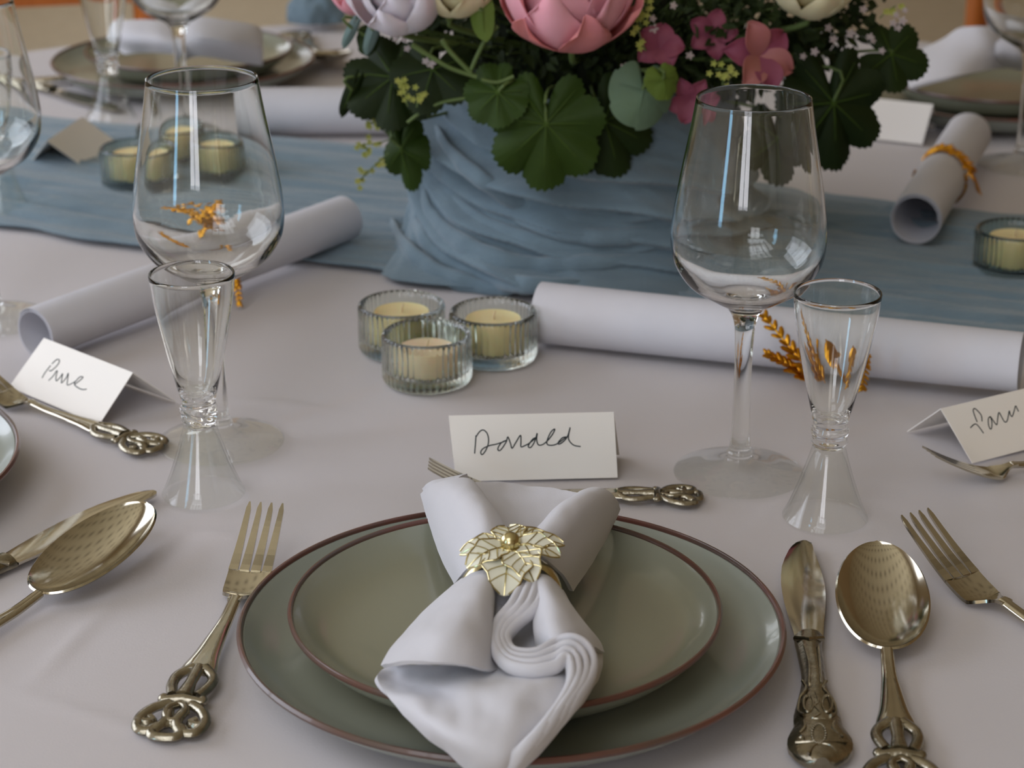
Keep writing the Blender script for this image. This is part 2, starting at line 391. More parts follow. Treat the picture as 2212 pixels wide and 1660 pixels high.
for k in range(1, 5):          # the cloth turns in over the pot's lip
    row = []
    for j in range(NT+1):
        v = Vector(P[NZ][j]); d = Vector((v.x-PC.x, v.y-PC.y, 0)); row.append(tuple(v-d.normalized()*(.0025*k)+Vector((0, 0, .003*math.sin(k*PI/4)-.002*max(0, k-2)))))
    P.append(row)
wrap = tag(ob('pot_wrap', gridgeo(P), M_gauze), 'dusty blue gauze wound in folds around the flower pot', 'cloth')
def on_wrap(px, py):
    d = ray(px, py); t = (PC.y-.18)/d.y
    while t < 3:
        p = CAM+d*t; x, y = p.x-PC.x, p.y-PC.y; sv = (p.z-TZ-.004)/.134
        th = math.atan2(y, x)+PI/2; th = th if th < PI else th-2*PI
        if 0 <= sv <= 1.02 and math.hypot(x, y) < wrap_r(th, sv): return p
        if p.z < TZ+.004: return p
        t += .0012
    return p
for pth, rr in (([(934, 272), (968, 330), (1040, 392), (1130, 440), (1230, 466), (1330, 474), (1450, 466)], .0075), ([(905, 405), (930, 468), (985, 525), (1070, 565), (1180, 582), (1300, 570), (1430, 560)], .0095),
                ([(880, 430), (896, 492), (950, 558), (1040, 600), (1140, 618), (1260, 610)], .0090), ([(840, 470), (868, 530), (930, 585), (1020, 618), (1110, 634)], .0080),
                ([(1100, 470), (1200, 505), (1330, 515), (1440, 500), (1520, 480)], .0065), ([(960, 420), (1060, 490), (1180, 530), (1320, 540), (1460, 525)], .0070)):
    pts = crv([on_wrap(*q) for q in pth], 8); out = []
    for i, p in enumerate(pts):
        o = Vector((p.x-PC.x, p.y-PC.y, 0)).normalized(); out.append(p-o*.002+o*.0015*n3(i*.4, rr*900))
    m_ = len(out); o = Vector((out[m_//2].x-PC.x, out[m_//2].y-PC.y, .02)).normalized()
    ob('fold', tube(out, [max(.0006, rr*(math.sin(PI*i/(m_-1))**.6)*(1+.25*n3(i*.25, rr*500))) for i in range(m_)], 12, .62, up=o), M_gauze, wrap)

# ------------------------------------------------------------------ plates
def plate(name, rad, h, loc, label, group=None):
    t = thing(name, label, 'plate', loc, 0, group)
    r = rad
    top = smooth_prof([(0, h*.36), (r*.5, h*.36), (r*.78, h*.42), (r*.9, h*.62), (r*.972, h*.9)], 6)
    und = smooth_prof([(r*.985, h*.88), (r*.93, h*.55), (r*.82, h*.2), (r*.66, h*.1), (r*.64, 0), (r*.6, 0), (r*.58, h*.08), (0, h*.08)], 4)
    ob('plate_body', lathe(list(reversed(und)) + list(reversed(top)), 96), M_plate, t)
    ob('rim', lathe([(r*.978, h*.88), (r*.977, h*.94), (r*.983, h*.985), (r*.991, h*.985), (r*.999, h*.93), (r*.996, h*.87), (r*.986, h*.86), (r*.978, h*.88)], 128), M_rim, t)
    return t
pc = W(1105, 1345, .022); plate('dinner_plate', .135, .024, (pc.x, pc.y, TZ+.001), 'large grey-green dinner plate with brown rim, under the smaller plate in front')
sc_ = W(1091, 1310, .034); plate('salad_plate', .1065, .0235, (sc_.x, sc_.y+.004, TZ+.0115), 'smaller grey-green plate with brown rim holding the ringed napkin')
lp = W(35, 1000, .022); plate('dinner_plate', .135, .024, (lp.x-.135, lp.y, TZ+.001), 'grey-green plate cut by the frame, below the fork under the tilted name card')
fp = W(397, 127, .022); plate('dinner_plate', .135, .024, (fp.x, fp.y, TZ+.001), 'blurred dinner plate with brown rim under the far bow-folded napkin')
plate('salad_plate', .1065, .0235, (fp.x+.006, fp.y, TZ+.0115), 'blurred smaller plate directly beneath the far bow-folded napkin')
rp = W(2150, 190, .022); plate('dinner_plate', .135, .024, (rp.x, rp.y, TZ+.001), 'dark blurred dinner plate behind the blank white card and gold-banded scroll')
plate('salad_plate', .1065, .0235, (rp.x, rp.y, TZ+.0115), 'dark blurred smaller plate under the crumpled far napkin')

# ------------------------------------------------------------------ glasses
def split_lathe(prof, cuts, names, root, m, n=72, rmod=None):     # one closed glass surface, cut into its parts
    V, Fc = lathe(prof[::-1], n, rmod); groups = {k: [] for k in names}
    for f in Fc:
        zc = sum(V[i][2] for i in f)/len(f)
        k = names[sum(1 for c in cuts if zc > c)]; groups[k].append(f)
    for k in names:
        used = sorted({i for f in groups[k] for i in f}); mp = {a: b for b, a in enumerate(used)}
        ob(k, ([V[i] for i in used], [tuple(mp[i] for i in f) for f in groups[k]]), M_thin if k == 'foot' else m, root)
def wine_glass(loc, label):
    t = thing('wine_glass', label, 'glass', loc)
    out = smooth_prof([(.0325, .2285), (.0356, .209), (.0412, .178), (.0444, .156), (.0447, .145), (.0425, .1325), (.0340, .1195), (.0205, .1105), (.0108, .1045), (.0066, .096), (.0054, .082), (.0050, .055), (.0053, .03), (.0064, .017), (.0078, .0135), (.0074, .0105), (.0120, .0072), (.022, .0042), (.033, .0024), (.0388, .0012)], 5)
    foot = [(.0392, .0007), (.0388, .0002), (.03, .0002), (.012, .001), (0, .0014)]
    inn = smooth_prof([(0, .1085), (.006, .1088), (.0185, .1132), (.0318, .1215), (.0409, .1340), (.0434, .1455), (.0431, .156), (.0400, .178), (.0344, .209), (.0314, .2285)], 5)
    prof = inn + [(.0316, .2291), (.032, .2293), (.0324, .2291)] + out + foot
    split_lathe(prof, [.0118, .1037], ['foot', 'stem', 'bowl'], t, M_glass)
    return t
def sherry_glass(loc, label, knot=True):
    t = thing('sherry_glass', label, 'glass', loc)
    out = smooth_prof([(.0243, .135), (.0224, .118), (.0174, .092), (.0122, .069), (.0098, .0585), (.0102, .0555), (.0108, .0535), (.0098, .0505), (.0104, .0475), (.0094, .0445), (.0115, .036), (.0165, .02), (.0218, .006), (.0244, .0008)], 5)
    inner_foot = smooth_prof([(.0240, .0002), (.0205, .006), (.0150, .02), (.0098, .036), (.0055, .0435), (0, .0445)], 4)
    inner_bowl = smooth_prof([(0, .0595), (.005, .0605), (.0108, .070), (.0160, .092), (.0211, .118), (.0230, .135)], 5)
    prof = inner_bowl + [(.0233, .1357), (.0240, .1357)] + out + inner_foot
    def rm(a, r, z):
        k = math.exp(-((z-.0505)/.0045)**2); return 1+k*.09*math.sin(5*a+z*900)
    split_lathe(prof, [.0435, .0585], ['foot', 'knot', 'bowl'], t, M_glass, 72, rm if knot else None)
    return t
wine_glass(W(477, 955), 'wine glass behind the sherry glass with a knobbly waist, gold sprig showing in its bowl')
wine_glass(W(1596, 1022), 'wine glass between the white name card and the plain-waisted sherry glass')
wine_glass(W(-14, 690), 'wine glass cut off by the frame edge above the tilted name card')
wine_glass(W(398, 288), 'blurred wine glass in front of the far bow-folded napkin')
wine_glass(W(2206, 356), 'blurred wine glass at the frame edge beside the gold-banded scroll')
sherry_glass(W(440, 1066), 'hourglass sherry glass with knobbly waist standing before the wine glass and fork')
sherry_glass(W(1782, 1117), 'hourglass sherry glass standing before the scroll, behind the knife and spoon', knot=False)
sherry_glass(W(240, 255), 'blurred hourglass sherry glass before the far brown-rimmed plate')
sherry_glass(W(8, 462), 'blurred sherry glass on the edge of the runner behind a wine glass')

# ------------------------------------------------------------------ tealights
def tealight(p, label, clabel, wax, group, cgroup, lvl=.021):
    t = thing('tealight_holder', label, 'candle holder', p, 0, group)
    prof = [(0, .0), (.0262, 0), (.0285, .0012), (.0296, .004)] + [(.0298, z) for z in (.012, .022, .031)] + [(.0294, .0336), (.028, .0346), (.0262, .0336), (.0252, .031)] + [(.0246, z) for z in (.022, .012)] + [(.0236, .0085), (.021, .0072), (0, .007)]
    def rm(a, r, z): return 1+.010*math.cos(44*a) if .0035 < z < .0335 and r > .022 else 1
    ob('glass_cup', lathe(prof, 220, rm), M_green_glass, t)
    c = thing('tealight', clabel, 'candle', p+Vector((0, 0, .0073)), 0, cgroup)
    ob('wax', lathe([(0, 0), (.0186, 0), (.0192, .001), (.0192, lvl-.002), (.0186, lvl-.0006), (.0165, lvl-.0014), (.006, lvl-.0018), (0, lvl-.0015)], 48), wax, c)
    ob('wick', tube([(0, 0, lvl-.003), (.0002, 0, lvl+.001), (.0012, .0005, lvl+.0045)], .0007, 6), M_wick, c)
tl = 'tealights in ribbed glass holders'; tc_ = 'cream candles in the glass holders'
tealight(W(923, 823), 'ribbed glass holder foremost of the front trio', 'ivory tealight with low wax, in the foremost holder of the front trio', M_wax_pink, tl, tc_, .017)
tealight(W(869, 757), 'ribbed glass holder of the front trio farthest from the scroll', 'cream tealight in the front trio, in the holder farthest from the scroll', M_wax, tl, tc_, .022)
tealight(W(1066, 773), 'ribbed glass holder of the front trio touching the white scroll end', 'cream tealight with upright wick, next to the white scroll end', M_wax, tl, tc_, .022)
tealight(W(296, 400, .004), 'blurred glass holder on the runner beside the blank cream card', 'blurred cream tealight beside the blank cream card', M_wax, tl, tc_, .022)
tealight(W(372, 352, .004), 'blurred middle glass holder of the runner trio behind the wine glass', 'blurred middle tealight of the runner trio behind the wine glass', M_wax, tl, tc_, .022)
tealight(W(480, 383, .004), 'blurred glass holder on the runner behind the wine glass rim, nearest the pot', 'blurred tealight on the runner behind the wine glass, nearest the pot', M_wax, tl, tc_, .022)
tealight(W(2186, 588, .004), 'blurred glass holder on the runner below the gold-banded scroll', 'blurred tealight on the runner below the gold-banded scroll', M_wax, tl, tc_, .022)

# ------------------------------------------------------------------ paper scrolls and gold sprigs
def scroll(A, B, r0, r1, label, turns=2.4, roll=0.):
    t = thing('paper_scroll', label, 'scroll', (A+B)/2, 0, None, True); d = (B-A).normalized()
    s = d.cross(Vector((0, 0, 1))).normalized(); u_ = s.cross(d); n = int(turns*48); P = []
    for k in range(13):
        f = k/12; c = A.lerp(B, f); r = r0+(r1-r0)*f; row = []
        for i in range(n+1):
            a = roll+2*PI*turns*i/n; rr = r*(1-.06*(1-i/n)*turns)
            row.append(c+s*(rr*math.cos(a))+u_*(rr*math.sin(a)))
        P.append(row)
    ob('paper', thick(P, .0004), M_paper, t); return t
def axis_pt(px, py, r): p = W(px, py, r); return p
sL = (axis_pt(76, 722, .0185), axis_pt(746, 472, .0245)); scroll(*sL, .0183, .018, 'white paper scroll lying diagonally behind the two glasses and tilted card')
sR = (axis_pt(1166, 676, .0218), axis_pt(2206, 784, .0245)); scroll(*sR, .0216, .0198, 'white paper scroll with gold sprig lying beside the front tealight trio')
sB = (axis_pt(540, 241, .0225), axis_pt(965, 238, .0225)); scroll(*sB, .0223, .0223, 'blurred white scroll lying behind the runner next to the flower pot')
sG = (axis_pt(1978, 474, .0285), axis_pt(2092, 292, .0225)); scroll(*sG, .0203, .0203, 'scroll with dark open end and a gold band around it')
def grain(c, d, n, L, wd):
    return ell(c, wd, L, wd*.6, frame(d, n), 8, 5)
def sprig(label, bandat, axis, r, stems, root_loc, cloud=()):
    t = thing('gold_sprig', label, 'ornament', root_loc, 0, None, True)
    if bandat is not None:
        A, B = axis; c = A.lerp(B, bandat); d = (B-A).normalized(); s = d.cross(Vector((0, 0, 1))).normalized(); u_ = s.cross(d)
        ob('band', tube([c+(s*math.cos(a)+u_*math.sin(a))*(r+.0012) for a in [R(-200)+R(220)*i/30 for i in range(31)]], .0013, 6), M_gold, t)
    for path, L0 in stems:
        pts = crv(path, 5)
        st = ob('stem', tube(pts, .0007, 6), M_gold, t); m = len(pts)
        for i in range(1, m):
            d = (pts[min(i+1, m-1)]-pts[i-1]).normalized(); n = Vector((0, -.5, 1)); s = d.cross(n).normalized()
            for sg in (-1, 1):
                dd = (d*.85+s*sg*.65+n*.3*random.uniform(-.6, 1)).normalized(); L = L0*(1.15-.5*i/m)*random.uniform(.85, 1.15)
                sub('grain', grain(pts[i]+dd*L*.8, dd, n, L, L*.4), M_gold, st, t)
        sub('grain', grain(pts[-1], d, Vector((0, -.5, 1)), L0*.8, L0*.35), M_gold, st, t)
    for (px, py, z) in cloud:
        p = W(px, py, z); d = Vector((random.gauss(-1, .6), random.gauss(0, .6), random.gauss(.2, .5))).normalized()
        ob('grain', grain(p, d, Vector((0, -.6, 1)), random.uniform(.0022, .0036), random.uniform(.0011, .0017)), M_gold, t)
    return t
def wp(*l): return [W(*p) for p in l]
sprig('gold wheat-like sprig on the scroll, seen behind the plain-waisted sherry glass', .585, sR, .0208, [
    (wp((1772, 826, .010), (1715, 762, .028), (1655, 688, .046)), .0056), (wp((1752, 822, .010), (1715, 797, .018), (1662, 768, .028)), .0052),
    (wp((1776, 735, .047), (1803, 775, .035), (1834, 815, .016)), .0056), (wp((1862, 752, .040), (1868, 790, .028), (1862, 838, .010)), .0046)], W(1772, 820, 0))
sprig('gold sprig on the diagonal scroll, seen through the wine glass bowl', .52, sL, .0182, [
    (wp((492, 508, .055), (430, 494, .060), (345, 468, .064)), .0036), (wp((484, 520, .050), (440, 504, .060), (395, 480, .066)), .0036),
    (wp((440, 520, .048), (452, 490, .060), (472, 462, .068)), .0036), (wp((430, 552, .038), (440, 528, .046), (462, 516, .052)), .0030), (wp((505, 575, .03), (512, 610, .018), (517, 655, .004)), .003), (wp((400, 590, .037), (365, 570, .042), (333, 552, .046)), .003)], W(420, 640, 0),
    [(348+138*f, 468+24*f+random.gauss(0, 3+15*f), .062-.006*f+random.gauss(0, .003)) for f in [random.random()**.75 for _ in range(70)]])
sprig('gold band of leaves around the open-ended blurred scroll', .42, sG, .0206, [
    (wp((1992, 345, .036), (2030, 322, .048), (2072, 335, .046), (2098, 372, .034), (2113, 412, .014)), .0046)], W(2040, 400, 0))

# ------------------------------------------------------------------ place cards
def card(label, TL, TR, BL, BR, zt, backL, backR, strokes=None, lift=0):
    tl, tr = W(*TL, zt), W(*TR, zt); bl, br = W(*BL), W(*BR)
    h_ = (tr-tl).normalized(); br = bl+h_*(br-bl).dot(h_)
    kl, kr = W(*backL), W(*backR)
    if lift: bl, br, kl, kr = [v+Vector((0, 0, lift)) for v in (W(*BL), W(*BR), kl, kr)]
    t = thing('place_card', label, 'card', (bl+br+kl+kr)/4, 0, None, True); up = Vector((0, 0, .0004))
    def quad(a, b, c, d):
        return thick([[a.lerp(b, i/4).lerp(d.lerp(c, i/4), j/4) for i in range(5)] for j in range(5)], .0005)
    ob('front_panel', quad(tl, tr, br+up, bl+up), M_card, t, False)
    ob('back_panel', quad(tl, tr, kr+up, kl+up), M_card, t, False)
    if strokes:
        n = (tr-tl).cross(bl-tl).normalized()
        if n.dot(CAM-tl) < 0: n = -n
        gs = []
        for s in strokes:
            pts = [onplane(px, py, tl, n)+n*.0004 for px, py in s]
            gs.append(tube(crv(pts, 5), .00036, 6, up=n))
        ob('handwriting', merge(*gs), M_ink, t)
    return t
def S_(o, k, *ss): return [[(o[0]+x/k, o[1]+y/k) for x, y in s] for s in ss]
don = S_((880, 900), 4.424,
    [(655, 180), (650, 260), (642, 355)],
    [(655, 195), (690, 145), (725, 130), (760, 160), (775, 215), (770, 270), (745, 330), (715, 365), (700, 345), (720, 310), (780, 280), (850, 265), (910, 245), (945, 228)],
    [(935, 232), (900, 250), (870, 290), (865, 320), (885, 325), (915, 290), (945, 240), (960, 195), (985, 260), (1000, 305), (1035, 250), (1080, 180), (1085, 240), (1085, 290), (1120, 280), (1165, 255), (1235, 200)],
    [(1235, 200), (1200, 215), (1165, 260), (1155, 290), (1180, 295), (1215, 240), (1240, 160), (1235, 220), (1250, 270), (1290, 270), (1340, 230), (1390, 165), (1408, 120), (1370, 150), (1335, 230), (1340, 270), (1390, 275), (1440, 255), (1520, 195)],
    [(1520, 195), (1480, 205), (1440, 250), (1450, 265), (1490, 240), (1530, 190), (1555, 105), (1540, 180), (1545, 230), (1590, 275), (1655, 288)])
pru = S_((10, 720), 5.672,
    [(465, 555), (500, 490), (570, 400)], [(585, 380), (640, 330), (670, 330), (672, 365), (630, 420), (575, 465), (550, 460)],
    [(545, 585), (600, 530), (640, 470), (650, 475), (635, 540), (640, 590), (690, 540), (715, 500), (705, 570), (705, 615), (760, 550), (785, 495), (775, 590), (775, 640), (830, 620), (880, 590)],
    [(860, 635), (920, 590), (965, 545), (930, 540), (880, 590), (860, 630), (900, 670), (960, 695), (1010, 690)])
par = S_((2000, 820), 7.547,
    [(720, 795), (770, 745), (810, 735), (860, 780), (935, 885)], [(830, 700), (790, 600), (765, 510), (790, 480), (850, 530), (900, 600), (910, 690)],
    [(1050, 610), (1015, 640), (1015, 740), (1040, 810), (1065, 800), (1070, 700), (1050, 620), (1100, 690), (1150, 745), (1165, 640), (1185, 545), (1230, 620), (1280, 700), (1320, 680), (1340, 590), (1355, 520), (1370, 580), (1400, 610), (1430, 530), (1455, 440), (1480, 480), (1505, 530)])
card('white folded place card with handwritten name, standing upright behind the ringed napkin', (969, 899), (1326, 891), (985, 1042), (1334, 1033), .037, (976, 990), (1338, 984), don)
card('white place card with handwritten name, tilted beside the diagonal scroll', (95, 731), (287, 806), (20, 838), (208, 922), .029, (190, 800), (380, 869), pru)
card('cream place card cut by the frame edge, handwriting rising, above two forks', (2032, 884), (2290, 822), (2100, 1003), (2350, 935), .027, (1960, 934), (2225, 872), par)
card('blank cream card standing as a tent on the blue runner', (101, 305), (178, 253), (180, 371), (263, 325), .034, (66, 364), (140, 310), None, .004)
card('blank white card behind the serrated leaf, before the dark plates', (1800, 203), (2016, 226), (1785, 290), (1994, 312), .036, (1812, 262), (2020, 282))

# ------------------------------------------------------------------ cutlery
def handle(root, L):           # ornate handle from the neck (y = 0) back to y = -L
    k = L/.135
    hw = [(0, .0034), (-.02, .0038), (-.04, .0052), (-.058, .0068), (-.070, .0088), (-.076, .0096)]
    pts = crv([(0, y*k, .0062 if y > -.01 else .0040) for y, _ in hw], 4); ws = [p.x for p in crv([(w_, 0, 0) for _, w_ in hw], 4)]
    g = [tube(pts, ws, 14, 1.0)]
    rings = []
    for p, w_ in zip(pts, ws):
        rings.append([(p.x+w_*math.cos(a), p.y, p.z+.0021*math.sin(a)*(1+.18*math.cos(a*6))) for a in [2*PI*i/20 for i in range(20)]])
    ob('handle', loft(rings), M_steel, root)
    g = []
    z = .0034
    for sx in (-1, 1):         # pierced section, ridge lines, collar and the curled end
        g.append(tube(crv([(sx*.0026, -.072*k, z+.0012), (sx*.0086, -.079*k, z), (sx*.0092, -.088*k, z), (sx*.006, -.099*k, z+.0004)], 5), .0029, 8, .8))
        g.append(tube(crv([(sx*.0018, -.03*k, z+.0020), (sx*.003, -.055*k, z+.0022), (sx*.0055, -.072*k, z+.0018)], 5), .0007, 6))
        g.append(tube(crv([(sx*.005, -.106*k, z), (sx*.012, -.112*k, z), (sx*.0158, -.121*k, z-.0006), (sx*.0135, -.130*k, z-.001), (sx*.007, -.130*k, z-.001), (sx*.0025, -.122*k, z), (sx*.004, -.113*k, z)], 5), .0029, 8, .75))
        g.append(tube(crv([(sx*.0155, -.122*k, z-.001), (sx*.0125, -.124*k, z-.001), (sx*.009, -.122*k, z-.001), (sx*.0115, -.119*k, z-.001)], 4), .0022, 6))
        g.append(ell((sx*.0096, -.102*k, z), .0028, .0036, .0022))
    g.append(tube([(0, -.072*k, z+.0012), (0, -.088*k, z+.0014), (0, -.1*k, z+.001)], [.0034, .0030, .0044], 10, .7))
    for i in range(6): g.append(ell((.0008*(-1)**i, (-.076-.004*i)*k, z+.0026), .0011, .0014, .0008, None, 8, 4))
    g.append(tube([(-.0098, -.1035*k, z), (0, -.1025*k, z+.0012), (.0098, -.1035*k, z)], .0026, 8, .8))
    g.append(tube([(-.0090, -.1085*k, z), (0, -.1075*k, z+.0010), (.0090, -.1085*k, z)], .0013, 8))
    g.append(tube(crv([(0, -.106*k, z), (.0042, -.112*k, z+.0006), (.0036, -.119*k, z+.0004), (0, -.123*k, z), (-.0036, -.119*k, z+.0004), (-.0042, -.112*k, z+.0006), (0, -.106*k, z)], 4), .0021, 8))
    g.append(tube(crv([(0, -.123*k, z-.0006), (.007, -.128*k, z-.001), (.006, -.134*k, z-.0012), (0, -.1355*k, z-.0012), (-.006, -.134*k, z-.0012), (-.007, -.128*k, z-.001), (0, -.123*k, z-.0006)], 4), .0028, 8, .8))
    ob('handle_ornament', merge(*g), M_steel_rough, root)
def make_fork(label):
    t = thing('fork', label, 'fork')
    def hz(y): return .0066-.0050*min(1, max(0, y)/.014) + .0262*max(0, (y-.014)/.058)**1.35
    P = []
    for i in range(15):
        y = -.004+.036*i/14; w_ = .0034+.0082*(1/(1+math.exp(-(y-.0085)/.0022)))
        P.append([(x*w_, y, hz(y)-.0014*(1-x*x)*min(1, max(0, y/.014))) for x in [-1+2*j/12 for j in range(13)]])
    ob('head', thick(P, .0017), M_steel, t)
    for k in range(4):
        xc = (-1.5+k); rings = []
        for i in range(13):
            f = i/12; y = .031+.041*f; hw_ = (.0026-.0014*f)*(1 if i < 12 else .35); x0 = xc*.0061; z = hz(y)
            rings.append([(x0+hw_*a, y, z+.00085*b) for a, b in ((-1, -1), (1, -1), (1, 1), (-1, 1))])
        ob('tine', loft(rings), M_steel, t, False)
    handle(t, .135); return t
def make_spoon(label):
    t = thing('spoon', label, 'spoon'); P = []; L = .089
    for i in range(33):
        s = .5-.5*math.cos(PI*i/32); e_ = 2*s**.94-1; w_ = .0236*math.sqrt(max(.0004, 1-e_*e_)); row = []
        for j in range(25):
            uu = -1+2*j/24
            dep = .0108*((1-uu*uu)**.9)*(max(0, 1-(2*s-1)**2))**.75
            row.append((uu*w_, s*L, .0075+.0165*s-dep))
        P.append(row)
    ob('bowl', thick(P, .0013), M_steel, t); handle(t, .125); return t
def place(root, a, b, label=None, scale=None, first=False):
    p = Vector((a.x, a.y, TZ+.0008)); h = heading(a, b)
    if first:
        root.location = p; root.rotation_euler = (0, 0, h); return root
    return dup(root, p, h, label, None, scale)
def placeH(root, tip, end, label, scale, neck=None):      # by the handle's end
    if neck is None: neck = end+(tip-end)*(.135/.207)
    return place(root, neck, neck*2-end, label, scale)
fork0 = make_fork('dinner fork lying beside the large plate, tines pointing to the sherry glass')
place(fork0, W(509, 1293, .007), W(576, 1090, .028), first=True)
place(fork0, W(2165, 1298, .007), W(2011, 1130, .028), 'dinner fork cut by the frame, tines showing beside the spoon')
placeH(fork0, W(938, 1008, .020), W(1488, 1070, .003), 'small dessert fork partly under the napkin, in front of the upright card', .76)
placeH(fork0, None, W(281, 953, .002), 'small dessert fork in front of the tilted name card', .85, W(64, 872, .005))
place(fork0, W(2185, 1004, .006), W(2068, 976, .02), 'small dessert fork half under the frame-cut name card', .8)
place(fork0, W(-10, 175, .006), W(-90, 150, .02), 'blurred fork at the far setting near the frame edge')
spoon0 = make_spoon('spoon lying beside the knife, ceiling pattern mirrored in its bowl')
place(spoon0, W(1916, 1404, .0075), W(1895, 1158, .024), first=True)
place(spoon0, W(84, 1282, .0075), W(306, 1094, .024), 'spoon lying on top of a knife near the dinner fork')
place(spoon0, W(690, 112, .0075), W(765, 150, .02), 'blurred spoon between the far plate and the flowers')
kn_rows = [(1731, 1742, 1174), (1720, 1752, 1178), (1711, 1755, 1185), (1704, 1757, 1194), (1695, 1764, 1212), (1689, 1770, 1229), (1687, 1776, 1248), (1687, 1781, 1268), (1690, 1783, 1288), (1694, 1783, 1308), (1700, 1782, 1328), (1706, 1780, 1347), (1712, 1779, 1364), (1716, 1778, 1380)]
kh_rows = [(1715, 1778, 1378), (1717, 1776, 1390), (1721, 1776, 1405), (1726, 1780, 1429), (1730, 1783, 1450), (1732, 1787, 1475), (1728, 1795, 1497), (1723, 1803, 1517), (1718, 1810, 1535), (1714, 1815, 1551), (1714, 1818, 1563), (1716, 1820, 1573), (1708, 1830, 1585), (1701, 1840, 1600), (1700, 1843, 1612), (1704, 1842, 1624), (1720, 1832, 1640), (1738, 1812, 1652), (1755, 1795, 1658)]
def make_knife(label):
    o0 = W(1747, 1380); ax = heading(o0, W(1736, 1174)); Mi = Matrix.Rotation(-ax, 4, 'Z') @ Matrix.Translation(-o0)
    t = thing('knife', label, 'knife', (o0.x, o0.y, TZ+.0008), ax)
    def row(l, r, y, z, h, m, p):
        A, B = Mi @ W(l, y, z), Mi @ W(r, y, z)
        top = [A.lerp(B, j/m)+Vector((0, 0, h*(1-abs(2*j/m-1)**p))) for j in range(m+1)]; zb = .0
        return top, A, B
    P = [row(l, r, y, .0026, .0003, 10, 2)[0] for l, r, y in kn_rows]
    ob('blade', thick(P, .0016), M_blade, t)
    rings = []
    for l, r, y in kh_rows:
        top, A, B = row(l, r, y, .0035, .0042, 14, 2.6)
        rings.append(top + [Vector((B.x, B.y, .0012)), Vector(((A.x+B.x)/2, B.y, .0004)), Vector((A.x, A.y, .0012))])
    ob('handle', loft(rings), M_steel_rough, t)
    g = [tube([Mi @ W(1717, 1383, .005), Mi @ W(1747, 1385, .0078), Mi @ W(1777, 1383, .005)], .0014, 8)]
    q = lambda px, py, z=.0080: Mi @ W(px, py, z)
    for i in range(24):
        a = 2*PI*i/24; g.append(ell(q(1769+15*math.cos(a), 1588+21*math.sin(a)), .0007, .0007, .0006, None, 6, 4))
    for cx in (1746, 1787): g.append(tube([q(cx+11*math.cos(a), 1524+18*math.sin(a), .0074) for a in [2*PI*i/18 for i in range(19)]], .0008, 6))
    for pth in ([(1733, 1475), (1741, 1490), (1734, 1503), (1727, 1515), (1724, 1540), (1736, 1548)], [(1785, 1475), (1778, 1490), (1788, 1503), (1801, 1520), (1806, 1543), (1794, 1550)], [(1738, 1400), (1748, 1440), (1747, 1480)], [(1768, 1400), (1771, 1440), (1773, 1480)],
                [(1718, 1608), (1755, 1606), (1800, 1604), (1830, 1606)], [(1736, 1562), (1738, 1575), (1728, 1588)], [(1803, 1562), (1799, 1575), (1812, 1590)], [(1762, 1500), (1768, 1520), (1760, 1530), (1772, 1545), (1756, 1556), (1782, 1557)], [(1727, 1598), (1734, 1594), (1733, 1602)], [(1820, 1596), (1813, 1592), (1812, 1601)], [(1745, 1632), (1758, 1615), (1775, 1611), (1795, 1615), (1806, 1630)]):
        g.append(tube(crv([q(x, y, .0074 if 1728 < x < 1805 else .0062) for x, y in pth], 4), .0008, 6))
    ob('relief', merge(*g), M_steel_rough, t); return t
knife0 = make_knife('butter knife with broad ornate handle lying between large plate and spoon')
place(knife0, W(35, 1218, .0), W(275, 1103, .0), 'knife lying under the spoon near the frame edge')
place(knife0, W(120, 205, .0), W(255, 246, .0), 'blurred knife at the far setting behind the blank cream card')

